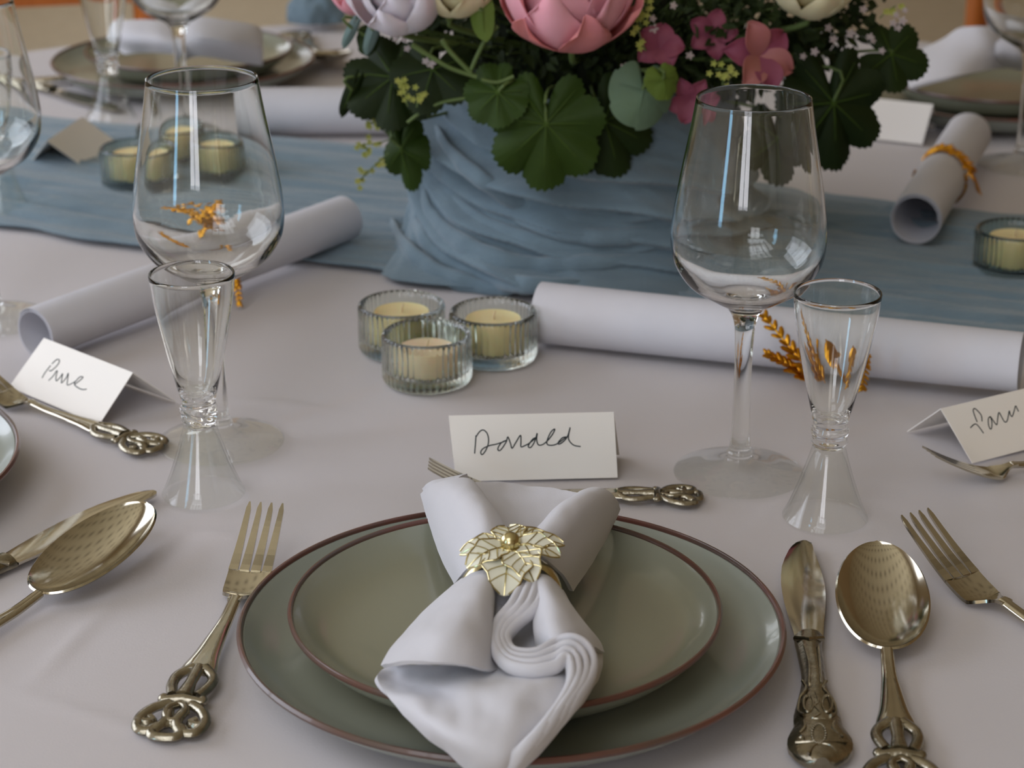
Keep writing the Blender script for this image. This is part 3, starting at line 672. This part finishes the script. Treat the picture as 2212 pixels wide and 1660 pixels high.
# ------------------------------------------------------------------ napkins
def net(rows): return [[W(*p) for p in r] for r in rows]
nap = thing('napkin', 'white linen napkin pulled through a flower ring on the front plates', 'napkin', W(1100, 1300, .03), 0, None, True)
def wrk(P, amp=.0012, sc=55.):      # soft wrinkles of the linen
    return [[Vector(p)+Vector((0, 0, amp*(n3(p[0]*sc, p[1]*sc*.6, 3)+.6*n3(p[0]*sc*2.3, p[1]*sc*1.4, 7)))) for p in r] for r in P]
NP = [
 ('back_panel', [[(1070, 1195, .052), (1105, 1195, .048), (1140, 1195, .048), (1175, 1200, .052)], [(1040, 1130, .050), (1100, 1140, .040), (1160, 1140, .040), (1225, 1130, .050)],
  [(1010, 1080, .045), (1090, 1090, .034), (1170, 1095, .036), (1260, 1085, .048)], [(1000, 1046, .042), (1090, 1047, .034), (1180, 1057, .036), (1275, 1072, .050)]]),
 ('wing', [[(985, 1262, .034), (1005, 1238, .052), (1035, 1210, .064), (1070, 1195, .067), (1095, 1192, .062), (1090, 1200, .054)], [(950, 1190, .034), (962, 1155, .052), (1000, 1118, .070), (1045, 1115, .075), (1080, 1128, .068), (1072, 1140, .056)],
  [(924, 1110, .034), (940, 1083, .052), (978, 1060, .068), (1018, 1062, .072), (1050, 1082, .066), (1044, 1096, .054)], [(912, 1068, .033), (932, 1052, .048), (968, 1040, .060), (1000, 1034, .064), (1022, 1042, .060), (1018, 1054, .050)]]),
 ('wing', [[(1120, 1205, .054), (1118, 1193, .062), (1145, 1195, .067), (1180, 1212, .064), (1212, 1242, .052), (1234, 1278, .034)], [(1172, 1155, .058), (1165, 1140, .068), (1195, 1120, .076), (1235, 1128, .072), (1272, 1160, .055), (1280, 1210, .034)],
  [(1222, 1110, .058), (1214, 1095, .068), (1242, 1075, .076), (1282, 1078, .073), (1312, 1100, .058), (1318, 1140, .034)], [(1262, 1082, .055), (1256, 1068, .063), (1278, 1060, .069), (1306, 1062, .067), (1328, 1078, .056), (1336, 1100, .034)]]),
 ('fold', [[(960, 1180, .030), (972, 1150, .050), (1000, 1128, .060)], [(930, 1090, .030), (946, 1068, .047), (985, 1050, .058)], [(916, 1056, .030), (940, 1042, .043), (1010, 1028, .050)]]),
 ('flap', [[(1000, 1255, .045), (1015, 1243, .057), (1035, 1238, .065), (1055, 1238, .066), (1068, 1243, .060), (1064, 1250, .050)], [(930, 1310, .036), (960, 1300, .058), (1000, 1296, .070), (1040, 1300, .070), (1062, 1312, .062), (1058, 1325, .050)],
  [(862, 1385, .036), (900, 1370, .060), (955, 1368, .071), (1015, 1378, .069), (1055, 1390, .060), (1050, 1402, .048)], [(826, 1440, .038), (864, 1432, .058), (930, 1434, .064), (1000, 1440, .062), (1050, 1446, .056), (1075, 1450, .048)]]),
 ('flap', [[(1150, 1258, .052), (1148, 1250, .060), (1165, 1245, .066), (1185, 1250, .062), (1203, 1264, .052), (1216, 1284, .040)], [(1158, 1310, .050), (1156, 1300, .060), (1180, 1295, .068), (1210, 1303, .066), (1235, 1318, .054), (1247, 1334, .038)],
  [(1160, 1378, .048), (1160, 1368, .058), (1190, 1358, .066), (1230, 1355, .064), (1268, 1366, .052), (1288, 1382, .038)], [(1165, 1428, .046), (1180, 1415, .054), (1210, 1402, .060), (1245, 1396, .058), (1278, 1400, .050), (1301, 1412, .036)]]),
 ('inner_fold', [[(1040, 1255, .048), (1080, 1255, .046), (1120, 1255, .046), (1165, 1258, .048)], [(1045, 1330, .048), (1085, 1335, .044), (1125, 1335, .044), (1170, 1330, .048)], [(1040, 1440, .046), (1085, 1440, .044), (1130, 1440, .044), (1190, 1420, .046)]])]
for nm, n_ in NP: ob(nm, thick(wrk(crnet(net(n_), 9, 10)), .0022), M_napkin, nap)
lower = [
 [(838, 1448, .030), (880, 1440, .036), (950, 1440, .044), (1020, 1442, .047), (1100, 1442, .048), (1160, 1435, .048), (1220, 1420, .048), (1270, 1410, .044), (1298, 1410, .034)],
 [(812, 1467, .034), (856, 1478, .030), (930, 1482, .042), (1010, 1482, .052), (1100, 1482, .057), (1170, 1472, .057), (1230, 1462, .053), (1275, 1447, .046), (1295, 1447, .035)],
 [(848, 1513, .039), (892, 1512, .046), (960, 1516, .046), (1030, 1522, .053), (1100, 1525, .056), (1160, 1520, .054), (1215, 1515, .051), (1250, 1507, .046), (1270, 1500, .038)],
 [(915, 1578, .038), (950, 1583, .047), (995, 1585, .050), (1050, 1585, .052), (1100, 1582, .052), (1140, 1578, .050), (1180, 1570, .047), (1210, 1560, .043), (1227, 1552, .037)],
 [(985, 1640, .028), (1005, 1642, .036), (1030, 1645, .040), (1060, 1645, .042), (1090, 1645, .042), (1115, 1640, .040), (1140, 1630, .037), (1160, 1622, .033), (1174, 1615, .028)],
 [(1046, 1692, .016), (1051, 1695, .020), (1058, 1698, .022), (1065, 1700, .023), (1072, 1700, .023), (1080, 1698, .022), (1088, 1694, .021), (1096, 1688, .018), (1102, 1682, .015)]]
ob('tip', thick(wrk(crnet(net(lower), 8, 9), .0016), .0022), M_napkin, nap)
ho = [(1128, 1268), (1105, 1310), (1076, 1345), (1065, 1380), (1073, 1412), (1100, 1440), (1150, 1450), (1198, 1442), (1220, 1424), (1232, 1438), (1233, 1475), (1216, 1515), (1172, 1575), (1117, 1635), (1080, 1678)]
hi = [(1172, 1268), (1160, 1310), (1122, 1345), (1096, 1375), (1098, 1398), (1116, 1414), (1160, 1414), (1200, 1392), (1235, 1384), (1266, 1400), (1281, 1435), (1269, 1475), (1220, 1545), (1152, 1615), (1100, 1670)]
hz_ = [.064, .064, .060, .058, .058, .060, .061, .062, .064, .062, .058, .056, .053, .044, .030]
for k in range(4):
    f = k/3; pts = [W(a[0]+(b[0]-a[0])*f, a[1]+(b[1]-a[1])*f, z-.0015*abs(f-.4)) for a, b, z in zip(ho, hi, hz_)]
    ob('hem', tube(crv(pts, 7), .0024, 10, 1.5), M_napkin, nap)
ob('knot_fold', merge(ell(W(1080, 1305, .052), .007, .008, .008), ell(W(1072, 1325, .05), .006, .008, .006)), M_napkin, nap)
# far napkins
def soft_napkin(label, nets, loc):
    t = thing('napkin', label, 'napkin', loc, 0, None, True)
    for nm, n_ in nets: ob(nm, thick(crnet(net(n_), 6, 6), .003), M_napkin, t)
    return t
soft_napkin('blurred white napkin folded as a bow on the far plates', [
 ('wing', [[(242, 62, .06), (260, 48, .068), (330, 46, .072), (375, 58, .068), (392, 75, .064)], [(238, 85, .044), (270, 82, .060), (330, 80, .066), (378, 92, .062), (394, 100, .058)], [(270, 118, .037), (300, 112, .045), (340, 112, .050), (380, 116, .050), (392, 122, .048)]]),
 ('wing', [[(388, 110, .055), (398, 68, .072), (428, 40, .082), (490, 46, .080), (548, 56, .074), (564, 68, .066)], [(386, 128, .046), (400, 95, .062), (435, 82, .072), (495, 90, .068), (550, 98, .060), (566, 106, .054)], [(386, 140, .036), (408, 124, .044), (445, 120, .050), (500, 130, .044), (552, 138, .038), (566, 140, .036)]])], W(400, 110, .035))
soft_napkin('blurred crumpled white napkin on the dark far plates', [
 ('wing', [[(1990, 110, .055), (2040, 85, .070), (2075, 62, .085), (2120, 58, .09), (2180, 62, .085), (2240, 80, .07)], [(1960, 150, .045), (2030, 125, .062), (2080, 110, .070), (2140, 105, .072), (2190, 115, .062), (2250, 125, .055)], [(1966, 192, .036), (2010, 178, .048), (2070, 165, .055), (2140, 150, .052), (2190, 145, .044), (2250, 148, .037)]]),
 ('wing', [[(2150, 95, .078), (2170, 80, .085), (2212, 92, .08), (2260, 100, .07)], [(2150, 120, .066), (2175, 115, .070), (2212, 125, .066), (2260, 130, .06)], [(2160, 140, .052), (2180, 145, .050), (2212, 150, .046), (2260, 152, .04)]])], W(2110, 150, .035))

# ------------------------------------------------------------------ napkin ring
rc = W(1103, 1192, .072); rn = Vector((-.03, -.30, 1)).normalized()
ring = thing('napkin_ring', 'pale gold enamel flower napkin ring around the front napkin', 'napkin ring', rc, 0, None, True)
ob('band', tube([rc+Vector((.0235*math.cos(a), .003+.004*math.sin(a), -.024+.018*math.sin(a))) for a in [2*PI*i/40 for i in range(41)]], .0016, 8, 3., up=(0, 1, 0)), M_gold_pale, ring)
def rp_(px, py, dz=0): return onplane(px, py, rc, rn)+rn*dz
petals = [((994, 1197), .30, 1), ((1218, 1177), .28, 1), ((1177, 1153), .26, 1), ((1096, 1138), .46, 1), ((1089, 1286), .40, 1), ((1009, 1231), .34, 2), ((1153, 1261), .40, 2), ((1210, 1207), .34, 2)]
for tip, wd, lay in petals:
    T = rp_(*tip); C0 = rc+(T-rc)*.06; ax = T-C0; L = ax.length; ax.normalize(); sd = ax.cross(rn).normalized(); lift = .0014*lay
    def pp(s, uu, dz=0.):
        wv = wd*L*(math.sin(PI*min(1, s**.75*.97))**.7)*(1+.10*math.sin(s*16)); wv = max(wv, .0004)
        return C0+ax*(L*s)+sd*(uu*wv)+rn*(lift+.004*math.sin(s*2.6)-.0045*s*s+.0012*abs(uu)+dz)
    P = [[pp(i/12, -1+j/4) for j in range(9)] for i in range(13)]
    pt = ob('petal', thick(P, .0007), M_enamel, ring)
    g = [tube([pp(i/12, -1, .0004) for i in range(13)], .00045, 6), tube([pp(i/12, 1, .0004) for i in range(13)], .00045, 6), tube([pp(i/12, 0, .0006) for i in range(13)], .0004, 6)]
    for s0 in (.25, .45, .63):
        for sg in (-1, 1): g.append(tube([pp(s0+.2*q_, sg*q_, .0006) for q_ in (0, .35, .7, .98)], .0003, 5))
    sub('vein', merge(*g), M_gold_pale, pt, ring)
ob('bead', merge(ell(rc+rn*.0065, .0050, .0050, .0046, None, 16, 10), tube([rc+rn*.0035+Vector((.0052*math.cos(a), .0052*math.sin(a), 0)) for a in [2*PI*i/20 for i in range(21)]], .0008, 6)), M_gold_pale, ring)

# ------------------------------------------------------------------ flowers
infill = tag(ob('dark_infill_ball', ell(PC+Vector((.0, 0, .15)), .096, .085, .075, None, 24, 12), M_dark_infill), 'added dark ball of foam filling the middle of the flower pot', 'infill')  # added ball: blocks see-through, its dark colour stands for the shaded interior
def petal_shell(Rr, span, p0, p1, az, ruff=.08, flare=0., seed=0., nu=11, nv=11):
    P = []
    for i in range(nv):
        v = i/(nv-1); row = []
        for j in range(nu):
            uu = -1+2*j/(nu-1)
            wv = math.sin(PI*(.12+.80*v)**.8)**.7
            a = az+uu*span*wv; edge = p0+(p1-p0)*v*(1-.16*uu*uu*v)
            rr = Rr*(1+ruff*v*v*math.sin(uu*4+seed)+.05*v*n3(uu*2+seed, v*3)+flare*v*v-.06*uu*uu*(1-v))
            row.append((rr*math.sin(edge)*math.cos(a), rr*math.sin(edge)*math.sin(a), rr*math.cos(edge)))
        P.append(row)
    return thick(P, .0006)
def bloom(name, label, c, axis, Rr, layers, cat='flower', stem=True):
    t = thing(name, label, cat, c); q = Vector((0, 0, 1)).rotation_difference(Vector(axis).normalized()).to_matrix().to_4x4()
    for (n, rf, span, p1, ruff, flare, m, off) in layers:
        for k in range(n):
            sd = random.random()*6
            ob('petal', xf(petal_shell(Rr*rf*(1+.04*math.sin(sd)), span, R(172), p1+.12*math.sin(sd*2), off+2*PI*k/n+.15*math.sin(sd*3), ruff, flare, sd), q), m, t)
    if stem:
        ob('stem', tube(crv([q @ Vector((0, 0, -Rr*.9)), q @ Vector((0, 0, -Rr*1.4)), Vector((PC.x-c.x, PC.y-c.y, TZ+.14-c.z))*.8], 5), .0022, 8), M_stem, t)
    return t
bloom('peony', 'large pink peony over the middle of the pot', WY(1232, -34, 1.475), (-.05, -.42, 1), .0455, [
    (5, .62, .9, R(18), .06, 0, M_peony, 0), (6, .80, .75, R(38), .08, 0, M_peony, .5), (6, .95, .72, R(58), .08, .02, M_peony, .2), (6, 1.04, .55, R(88), .07, .06, M_peony_back, .9)])
bloom('white_peony', 'blush white bloom beside the cream rose above the dark leaves', WY(858, -32, 1.50), (-.2, -.5, 1), .033, [
    (5, .6, .9, R(25), .06, 0, M_white_pet, 0), (6, .85, .75, R(50), .08, 0, M_white_pet, .4), (6, 1.02, .66, R(72), .08, .05, M_white_pet, .1)])
rose_l = [(4, .45, 1.0, R(15), .03, 0, M_cream_pet, 0), (5, .7, .85, R(40), .05, 0, M_cream_pet, .4), (6, .95, .66, R(68), .06, .08, M_cream_pet, .8)]
bloom('cream_rose', 'cream rose between the blush white bloom and the pink peony', WY(985, -38, 1.50), (0, -.4, 1), .027, rose_l)
bloom('cream_rose', 'cream rose above the pink petals on the wine glass side', WY(1752, -48, 1.53), (.2, -.4, 1), .030, rose_l)
bloom('pink_rose', 'pale pink bloom at the top edge over the silver leaves', WY(775, -22, 1.56), (-.4, -.3, 1), .020, [(5, .6, .9, R(20), .05, 0, M_peony, 0), (6, .95, .7, R(60), .06, .05, M_peony, .3)])
def lily(label, c, axis, L, mats, n=6, wd=.38):     # open flower of pointed petals
    t = thing('pink_alstroemeria', label, 'flower', c); q = Vector((0, 0, 1)).rotation_difference(Vector(axis).normalized()).to_matrix().to_4x4()
    for k in range(n):
        a = 2*PI*k/n+random.uniform(-.2, .2); P = []; el = random.uniform(.35, .8)
        for i in range(9):
            s = i/8; row = []
            for j in range(7):
                uu = -1+j/3; w_ = wd*L*math.sin(PI*min(.985, .05+s*.95))**.75; rr = L*s
                h = L*(el*s-.55*s*s*s+.18*uu*uu*s); x, y = rr*math.cos(el*.5), uu*w_
                row.append((x*math.cos(a)-y*math.sin(a), x*math.sin(a)+y*math.cos(a), h))
            P.append(row)
        ob('petal', xf(thick(P, .0006), q), mats[k % len(mats)], t)
    ob('stem', tube([(0, 0, 0), q @ Vector((0, 0, -L*.9)), Vector((PC.x-c.x, PC.y-c.y, TZ+.15-c.z))*.75], .0016, 6), M_stem, t)
    return t
lily('pink open flower with peach petals above the wine glass rim', WY(1640, 122, 1.49), (.35, -1, .35), .027, [M_peach_pet, M_pink_pet])
lily('deep pink flower below the pale rounded leaf, beside the wine glass', WY(1492, 215, 1.50), (-.1, -1, -.15), .018, [M_pink_pet])
lily('deep pink flower deep among the leaves over the wine glass', WY(1540, 75, 1.53), (-.1, -1, .4), .019, [M_pink_pet], 5)
lily('small magenta flower peeking over the pale rounded leaf', WY(1425, 105, 1.50), (0, -.8, .6), .018, [M_pink_pet], 5, .5)
def lobed(Rr, lobes, serr, depth, cup=.25, seed=0., n=160, rings=7):
    V, Fc = [(0, 0, 0)], []
    for i in range(1, rings+1):
        f = i/rings
        for k in range(n):
            a = -PI+2*PI*(k+.5)/n            # 0 = tip direction (+Y), +-pi = stalk
            lob = abs(math.cos(a*lobes/2))**.55; base_ = 1-depth+depth*lob
            base_ *= (1-.22*(abs(a)/PI)**2)*(1-.55*math.exp(-((abs(a)-PI)/.22)**2))
            tooth = 1+.075*((a*serr/(2*PI)) % 1-.5)
            rr = Rr*base_*f*(tooth if i == rings else 1+(tooth-1)*.4*(i/rings)**3)
            x, y = rr*math.sin(a), rr*math.cos(a)
            z = -cup*Rr*f*f*(.6+.5*math.cos(a+seed))+.055*Rr*f*math.cos(a*lobes)*.9+.03*Rr*f*n3(x/Rr*2+seed, y/Rr*2)
            V.append((x, y, z))
    for k in range(n): Fc.append((0, 1+(k+1) % n, 1+k))
    for i in range(rings-1):
        for k in range(n):
            l = (k+1) % n; Fc.append((1+i*n+k, 1+i*n+l, 1+(i+1)*n+l, 1+(i+1)*n+k))
    return V, Fc
def lobed_leaf(label, px, py, Y, Rr, d, n, m, lobes=5, serr=36, depth=.3, cup=.25, sx=1., name='lobed_leaf'):
    c = WY(px, py, Y); t = thing(name, label, 'leaf', c)
    Mx = frame(d, n) @ Matrix.Diagonal((sx, 1, 1, 1))
    ob('blade', xf(lobed(Rr, lobes, serr, depth, cup, px*.01), Mx), m, t)
    g = []
    for k in range(lobes):
        a = (k-(lobes-1)/2)*2*PI/(lobes+.7)*1.0
        pts = []
        for f in (0, .3, .6, .85):
            x, y = Rr*f*.8*math.sin(a), Rr*f*.8*math.cos(a); z = -cup*Rr*(f*.8)**2*(.6+.5*math.cos(a+px*.01))+.0012
            pts.append(Mx @ Vector((x, y, z)))
        g.append(tube(pts, [.0006, .0005, .0004, .0002], 5))
    ob('vein', merge(*g), m if m in (M_leaf_pale, M_leaf_lime, M_leaf_grey) else M_vein, t)
    back = Vector((PC.x-c.x, PC.y-c.y, TZ+.14-c.z))
    ob('stalk', tube(crv([(0, 0, 0), Vector(d)*(-Rr*.5)+Vector(n)*(-.004), back*.7], 5), .0012, 6), M_stem, t)
    return t
lobed_leaf('bright green rounded leaf overlapping the pot rim below the forked stem', 1076, 200, 1.495, .026, (-.75, -.15, -.7), (-.15, -1, .55), M_leaf, 7, 40, .12, .15)
lobed_leaf('large bright green lobed leaf hanging over the front of the pot', 1180, 268, 1.487, .047, (-.05, -.25, -1), (-.05, -1, .3), M_leaf, 7, 58, .2, .22, .95)
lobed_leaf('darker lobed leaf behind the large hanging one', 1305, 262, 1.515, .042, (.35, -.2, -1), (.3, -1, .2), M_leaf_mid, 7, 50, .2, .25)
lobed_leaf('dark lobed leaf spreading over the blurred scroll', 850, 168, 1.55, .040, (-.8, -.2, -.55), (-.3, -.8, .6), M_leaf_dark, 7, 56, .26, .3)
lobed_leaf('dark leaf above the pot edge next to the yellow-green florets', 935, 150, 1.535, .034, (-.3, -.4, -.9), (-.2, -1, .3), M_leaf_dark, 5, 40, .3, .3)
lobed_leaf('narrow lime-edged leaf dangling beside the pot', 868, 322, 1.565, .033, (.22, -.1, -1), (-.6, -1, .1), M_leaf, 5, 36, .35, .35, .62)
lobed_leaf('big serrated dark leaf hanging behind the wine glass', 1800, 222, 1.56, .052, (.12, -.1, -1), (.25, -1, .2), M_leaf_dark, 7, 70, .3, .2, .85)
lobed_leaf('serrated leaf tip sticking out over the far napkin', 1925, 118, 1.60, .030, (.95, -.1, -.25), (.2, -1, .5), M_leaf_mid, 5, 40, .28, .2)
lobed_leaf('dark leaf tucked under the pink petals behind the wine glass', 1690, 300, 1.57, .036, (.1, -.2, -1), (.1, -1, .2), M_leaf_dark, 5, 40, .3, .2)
lobed_leaf('pale grey-green rounded leaf hanging over the pot edge', 1388, 196, 1.475, .0265, (-.15, -.3, -1), (.1, -1, .25), M_leaf_pale, 3, 6, .06, .5, .95, 'rounded_leaf')
lobed_leaf('lime green cupped leaf lying on the pale rounded leaf', 1432, 172, 1.468, .0145, (.25, -.2, -1), (.2, -1, .35), M_leaf_lime, 3, 10, .14, .5, 1., 'rounded_leaf')
lobed_leaf('small green leaf at the arrangement edge by the silver leaf', 795, 82, 1.56, .013, (-.2, -.2, -1), (-.2, -1, .3), M_leaf_mid, 3, 8, .05, .2, .7, 'rounded_leaf')
lobed_leaf('pale pointed leaf above the forked green stem', 1042, 26, 1.49, .020, (.08, -.2, -1), (0, -1, .3), M_leaf_lime, 1, 4, .1, .2, .45, 'pointed_leaf')
for px, py, dx, dz, L, lab in ((806, 66, -.35, -1, .019, 'silver lance leaf pointing down beside the blush white bloom'), (760, 62, -.5, -1, .016, 'silver lance leaf at the outer edge, over the far cloth'), (760, 195, -.45, -1, .022, 'thin dark leaf blade dangling before the blurred scroll')):
    lobed_leaf(lab, px, py, 1.55, L, (dx, 0, dz), (0, -1, .3), M_leaf_grey if 'silver' in lab else M_leaf_dark, 1, 2, .1, .2, .26, 'lance_leaf')
# forked stem
fs = thing('forked_stem', 'pale green forked stem above the bright leaf', 'stem', WY(1028, 168, 1.50), 0, None, True)
for pth, r in (([(1030, 166), (975, 148), (930, 122), (890, 96)], .0017), ([(1018, 158), (990, 130), (968, 106), (955, 85)], .0018), ([(1018, 150), (1035, 112), (1052, 80), (1075, 55)], .0016), ([(1040, 172), (1075, 178), (1110, 165)], .0014)):
    ob('twig', tube(crv([WY(x, y, 1.497) for x, y in pth], 5), [r*(1.25 if i > 11 else 1) for i in range(5*(len(pth)-1)+1)], 8), M_stem, fs)
cs = thing('curved_stem', 'curved green stem arching over the pot rim to the dangling leaf', 'stem', WY(930, 235, 1.52), 0, None, True)
ob('twig', tube(crv([WY(x, y, 1.525) for x, y in ((880, 265), (910, 243), (955, 222), (1010, 212), (1045, 208))], 5), .0013, 8), M_stem, cs)
# yellow-green floret sprays
def spray(label, pts, Y):
    c = WY(*pts[0], Y); t = thing('floret_spray', label, 'flower', c, 0, 'yellow-green floret sprays', True)
    P = [WY(x, y, Y) for x, y in pts]; ob('twig', tube(crv(P, 4), .0005, 5), M_stem, t)
    for p in P[1:]:
        for k in range(4):
            o = p+Vector((random.gauss(0, .0028), random.gauss(0, .002), random.gauss(0, .0028))); g = []
            for q_ in range(5):
                a = 2*PI*q_/5; d = Vector((math.cos(a), -.5, math.sin(a))); g.append(ell(o+d*.0013, .0007, .0015, .0004, frame(d, (0, -1, .2)), 6, 4))
            ob('floret', merge(*g), M_lime, t)
spray('yellow-green florets on the dark leaf above the pot edge', [(880, 230), (876, 205), (872, 188), (868, 172)], 1.52)
spray('small yellow-green floret close to the curved stem', [(900, 232), (903, 218), (906, 206)], 1.515)
spray('yellow-green florets before the blurred scroll', [(838, 290), (815, 272), (795, 262), (778, 245)], 1.55)
spray('yellow-green florets hanging halfway down beside the dangling leaf', [(845, 300), (810, 312), (785, 312), (800, 330)], 1.56)
spray('yellow-green florets lowest down beside the dangling leaf', [(840, 330), (815, 352), (795, 372), (775, 392)], 1.56)
spray('yellow-green florets high up next to the peony', [(1385, 60), (1382, 40), (1390, 20), (1400, 8)], 1.49)
spray('yellow-green florets low under the peony edge', [(1395, 110), (1385, 85), (1378, 60)], 1.49)
spray('yellow-green buds among the pink petals', [(1560, 190), (1565, 165), (1585, 150), (1545, 150)], 1.485)
spray('yellow-green florets at the top beside the far chair', [(1900, 40), (1915, 25), (1935, 12)], 1.56)
# small pale blossoms
blos = [(854, 84), (874, 82), (880, 105), (920, 132), (932, 138), (800, 30), (1350, 146), (1410, 40), (1412, 62), (1760, 112), (1735, 122), (1800, 85), (1880, 80), (1886, 88), (1930, 50), (1940, 60), (1936, 32), (1955, 22), (1838, 72), (1865, 20), (1700, 130), (1455, 12), (1490, 120), (1905, 110), (1790, 60), (1950, 45)]
def blossom(o, s):
    g = []; d0 = Vector((random.uniform(-.4, .4), -1, random.uniform(0, .6))).normalized()
    for k in range(5):
        a = 2*PI*k/5; v = Vector((math.cos(a), 0, math.sin(a))); v = (v-d0*v.dot(d0)).normalized()
        g.append(ell(v*s*.6, s*.36, s*.6, s*.16, frame(v, d0), 8, 5))
    return merge(*g)
for i, (x, y) in enumerate(blos):
    p = WY(x, y, 1.49+.06*(abs(x-1300)/600)); s = random.uniform(.0022, .0034)
    o = ob('filler_blossom', blossom(p, s), M_blossom); o.location = p
    tag(o, 'tiny pale pink blossom scattered among the leaves', 'flower', 'tiny pale filler blossoms')
# filler foliage: uncountable small leaves between the flowers
V, Fc = [], []
cx = Vector((PC.x+.034, PC.y+.01, TZ+.195))
for k in range(5200):
    v = Vector((random.gauss(0, 1), random.gauss(0, 1)-.25, random.gauss(0, 1))).normalized(); rr = random.uniform(.62, 1.0)
    p = cx+Vector((v.x*.195*rr, v.y*.145*rr, v.z*.085*rr))
    if p.z < TZ+.135 and math.hypot(p.x-PC.x, p.y-PC.y) < .11: continue
    L = random.uniform(.006, .014); d = (v+Vector((random.gauss(0, .7), random.gauss(0, .7), random.gauss(-.1, .7)))).normalized(); nn = Vector((random.gauss(0, .6), -1+random.gauss(0, .5), random.gauss(.4, .6)))
    Mx = Matrix.Translation(p) @ frame(d, nn); w_ = L*random.uniform(.22, .4); b = len(V)
    V += [Mx @ Vector(q) for q in ((0, -L*.5, 0), (-w_, -L*.05, w_*.4), (0, 0, 0), (w_, -L*.05, w_*.4), (-w_*.6, L*.32, w_*.2), (w_*.6, L*.32, w_*.2), (0, L*.62, -L*.08))]
    Fc += [(b, b+2, b+1), (b, b+3, b+2), (b+1, b+2, b+4), (b+2, b+3, b+5), (b+2, b+6, b+4), (b+2, b+5, b+6)]
ff = ob('filler_foliage', (V, Fc), leafmat('filler_green', '1b250d', '2c3818')); ff['kind'] = 'stuff'; tag(ff, 'dense small dark green leaves between the flowers', 'foliage')
V = []; gs = []
for k in range(130):
    a = random.uniform(0, 2*PI); rr = random.uniform(.02, .07); p0 = PC+Vector((rr*math.cos(a), rr*math.sin(a), .14)); e = random.uniform(.6, 1)
    p1 = cx+Vector((.19*e*math.cos(a), .14*e*math.sin(a), random.uniform(-.02, .09)))
    gs.append(tube([p0, p0.lerp(p1, .5)+Vector((0, 0, .012)), p1], .0007, 5))
fs2 = ob('filler_stems', merge(*gs), M_stem); fs2['kind'] = 'stuff'; tag(fs2, 'thin green stems of the small filler leaves', 'foliage')

# ------------------------------------------------------------------ chairs and cloth behind the table
def chair(loc, rz, label):
    t = thing('dining_chair', label, 'chair', loc, rz)
    for sx in (-1, 1):
        ob('leg', tube([(sx*.19, -.19, 0), (sx*.19, -.19, .44)], [.014, .019], 10), M_wood, t)
        ob('back_post', tube([(sx*.185, .2, 0), (sx*.19, .2, .45), (sx*.19, .25, .98)], .0155, 10), M_wood, t)
    ob('seat', box(-.21, .21, -.21, .215, .44, .465), M_wood, t, False)
    for z, y in ((.70, .222), (.80, .232), (.95, .246)): ob('back_rail', box(-.19, .19, y-.009, y+.009, z-.012, z+.022), M_wood, t, False)
    for sx in (-1, 1): ob('side_rail', box(sx*.19-.008, sx*.19+.008, -.19, .2, .2, .225), M_wood, t, False)
    return t
chair((-.63, 2.68, 0), R(14), 'orange wooden chair behind the far bow-folded napkin')
chair((.755, 2.68, 0), R(-16), 'orange wooden chair behind the crumpled far napkin')
bp = W(684, 60, 0); P = []
for i in range(18):
    row = []
    for j in range(24):
        a = -PI*.1+PI*1.2*j/23; v = i/17; r = .032*math.sin(PI*(.15+.7*v))*(1+.25*n3(v*6, a*2))
        row.append((bp.x-.032+.064*v, bp.y+.8*r*math.cos(a), TZ+.006+max(0, r*1.15*math.sin(a))+.003))
    P.append(row)
tag(ob('blue_cloth', thick(P, .002), M_gauze), 'blurred bundle of blue-grey cloth on the far table edge', 'cloth')
for o in list(bpy.data.objects):
    if 'traced' in o.keys(): del o['traced']
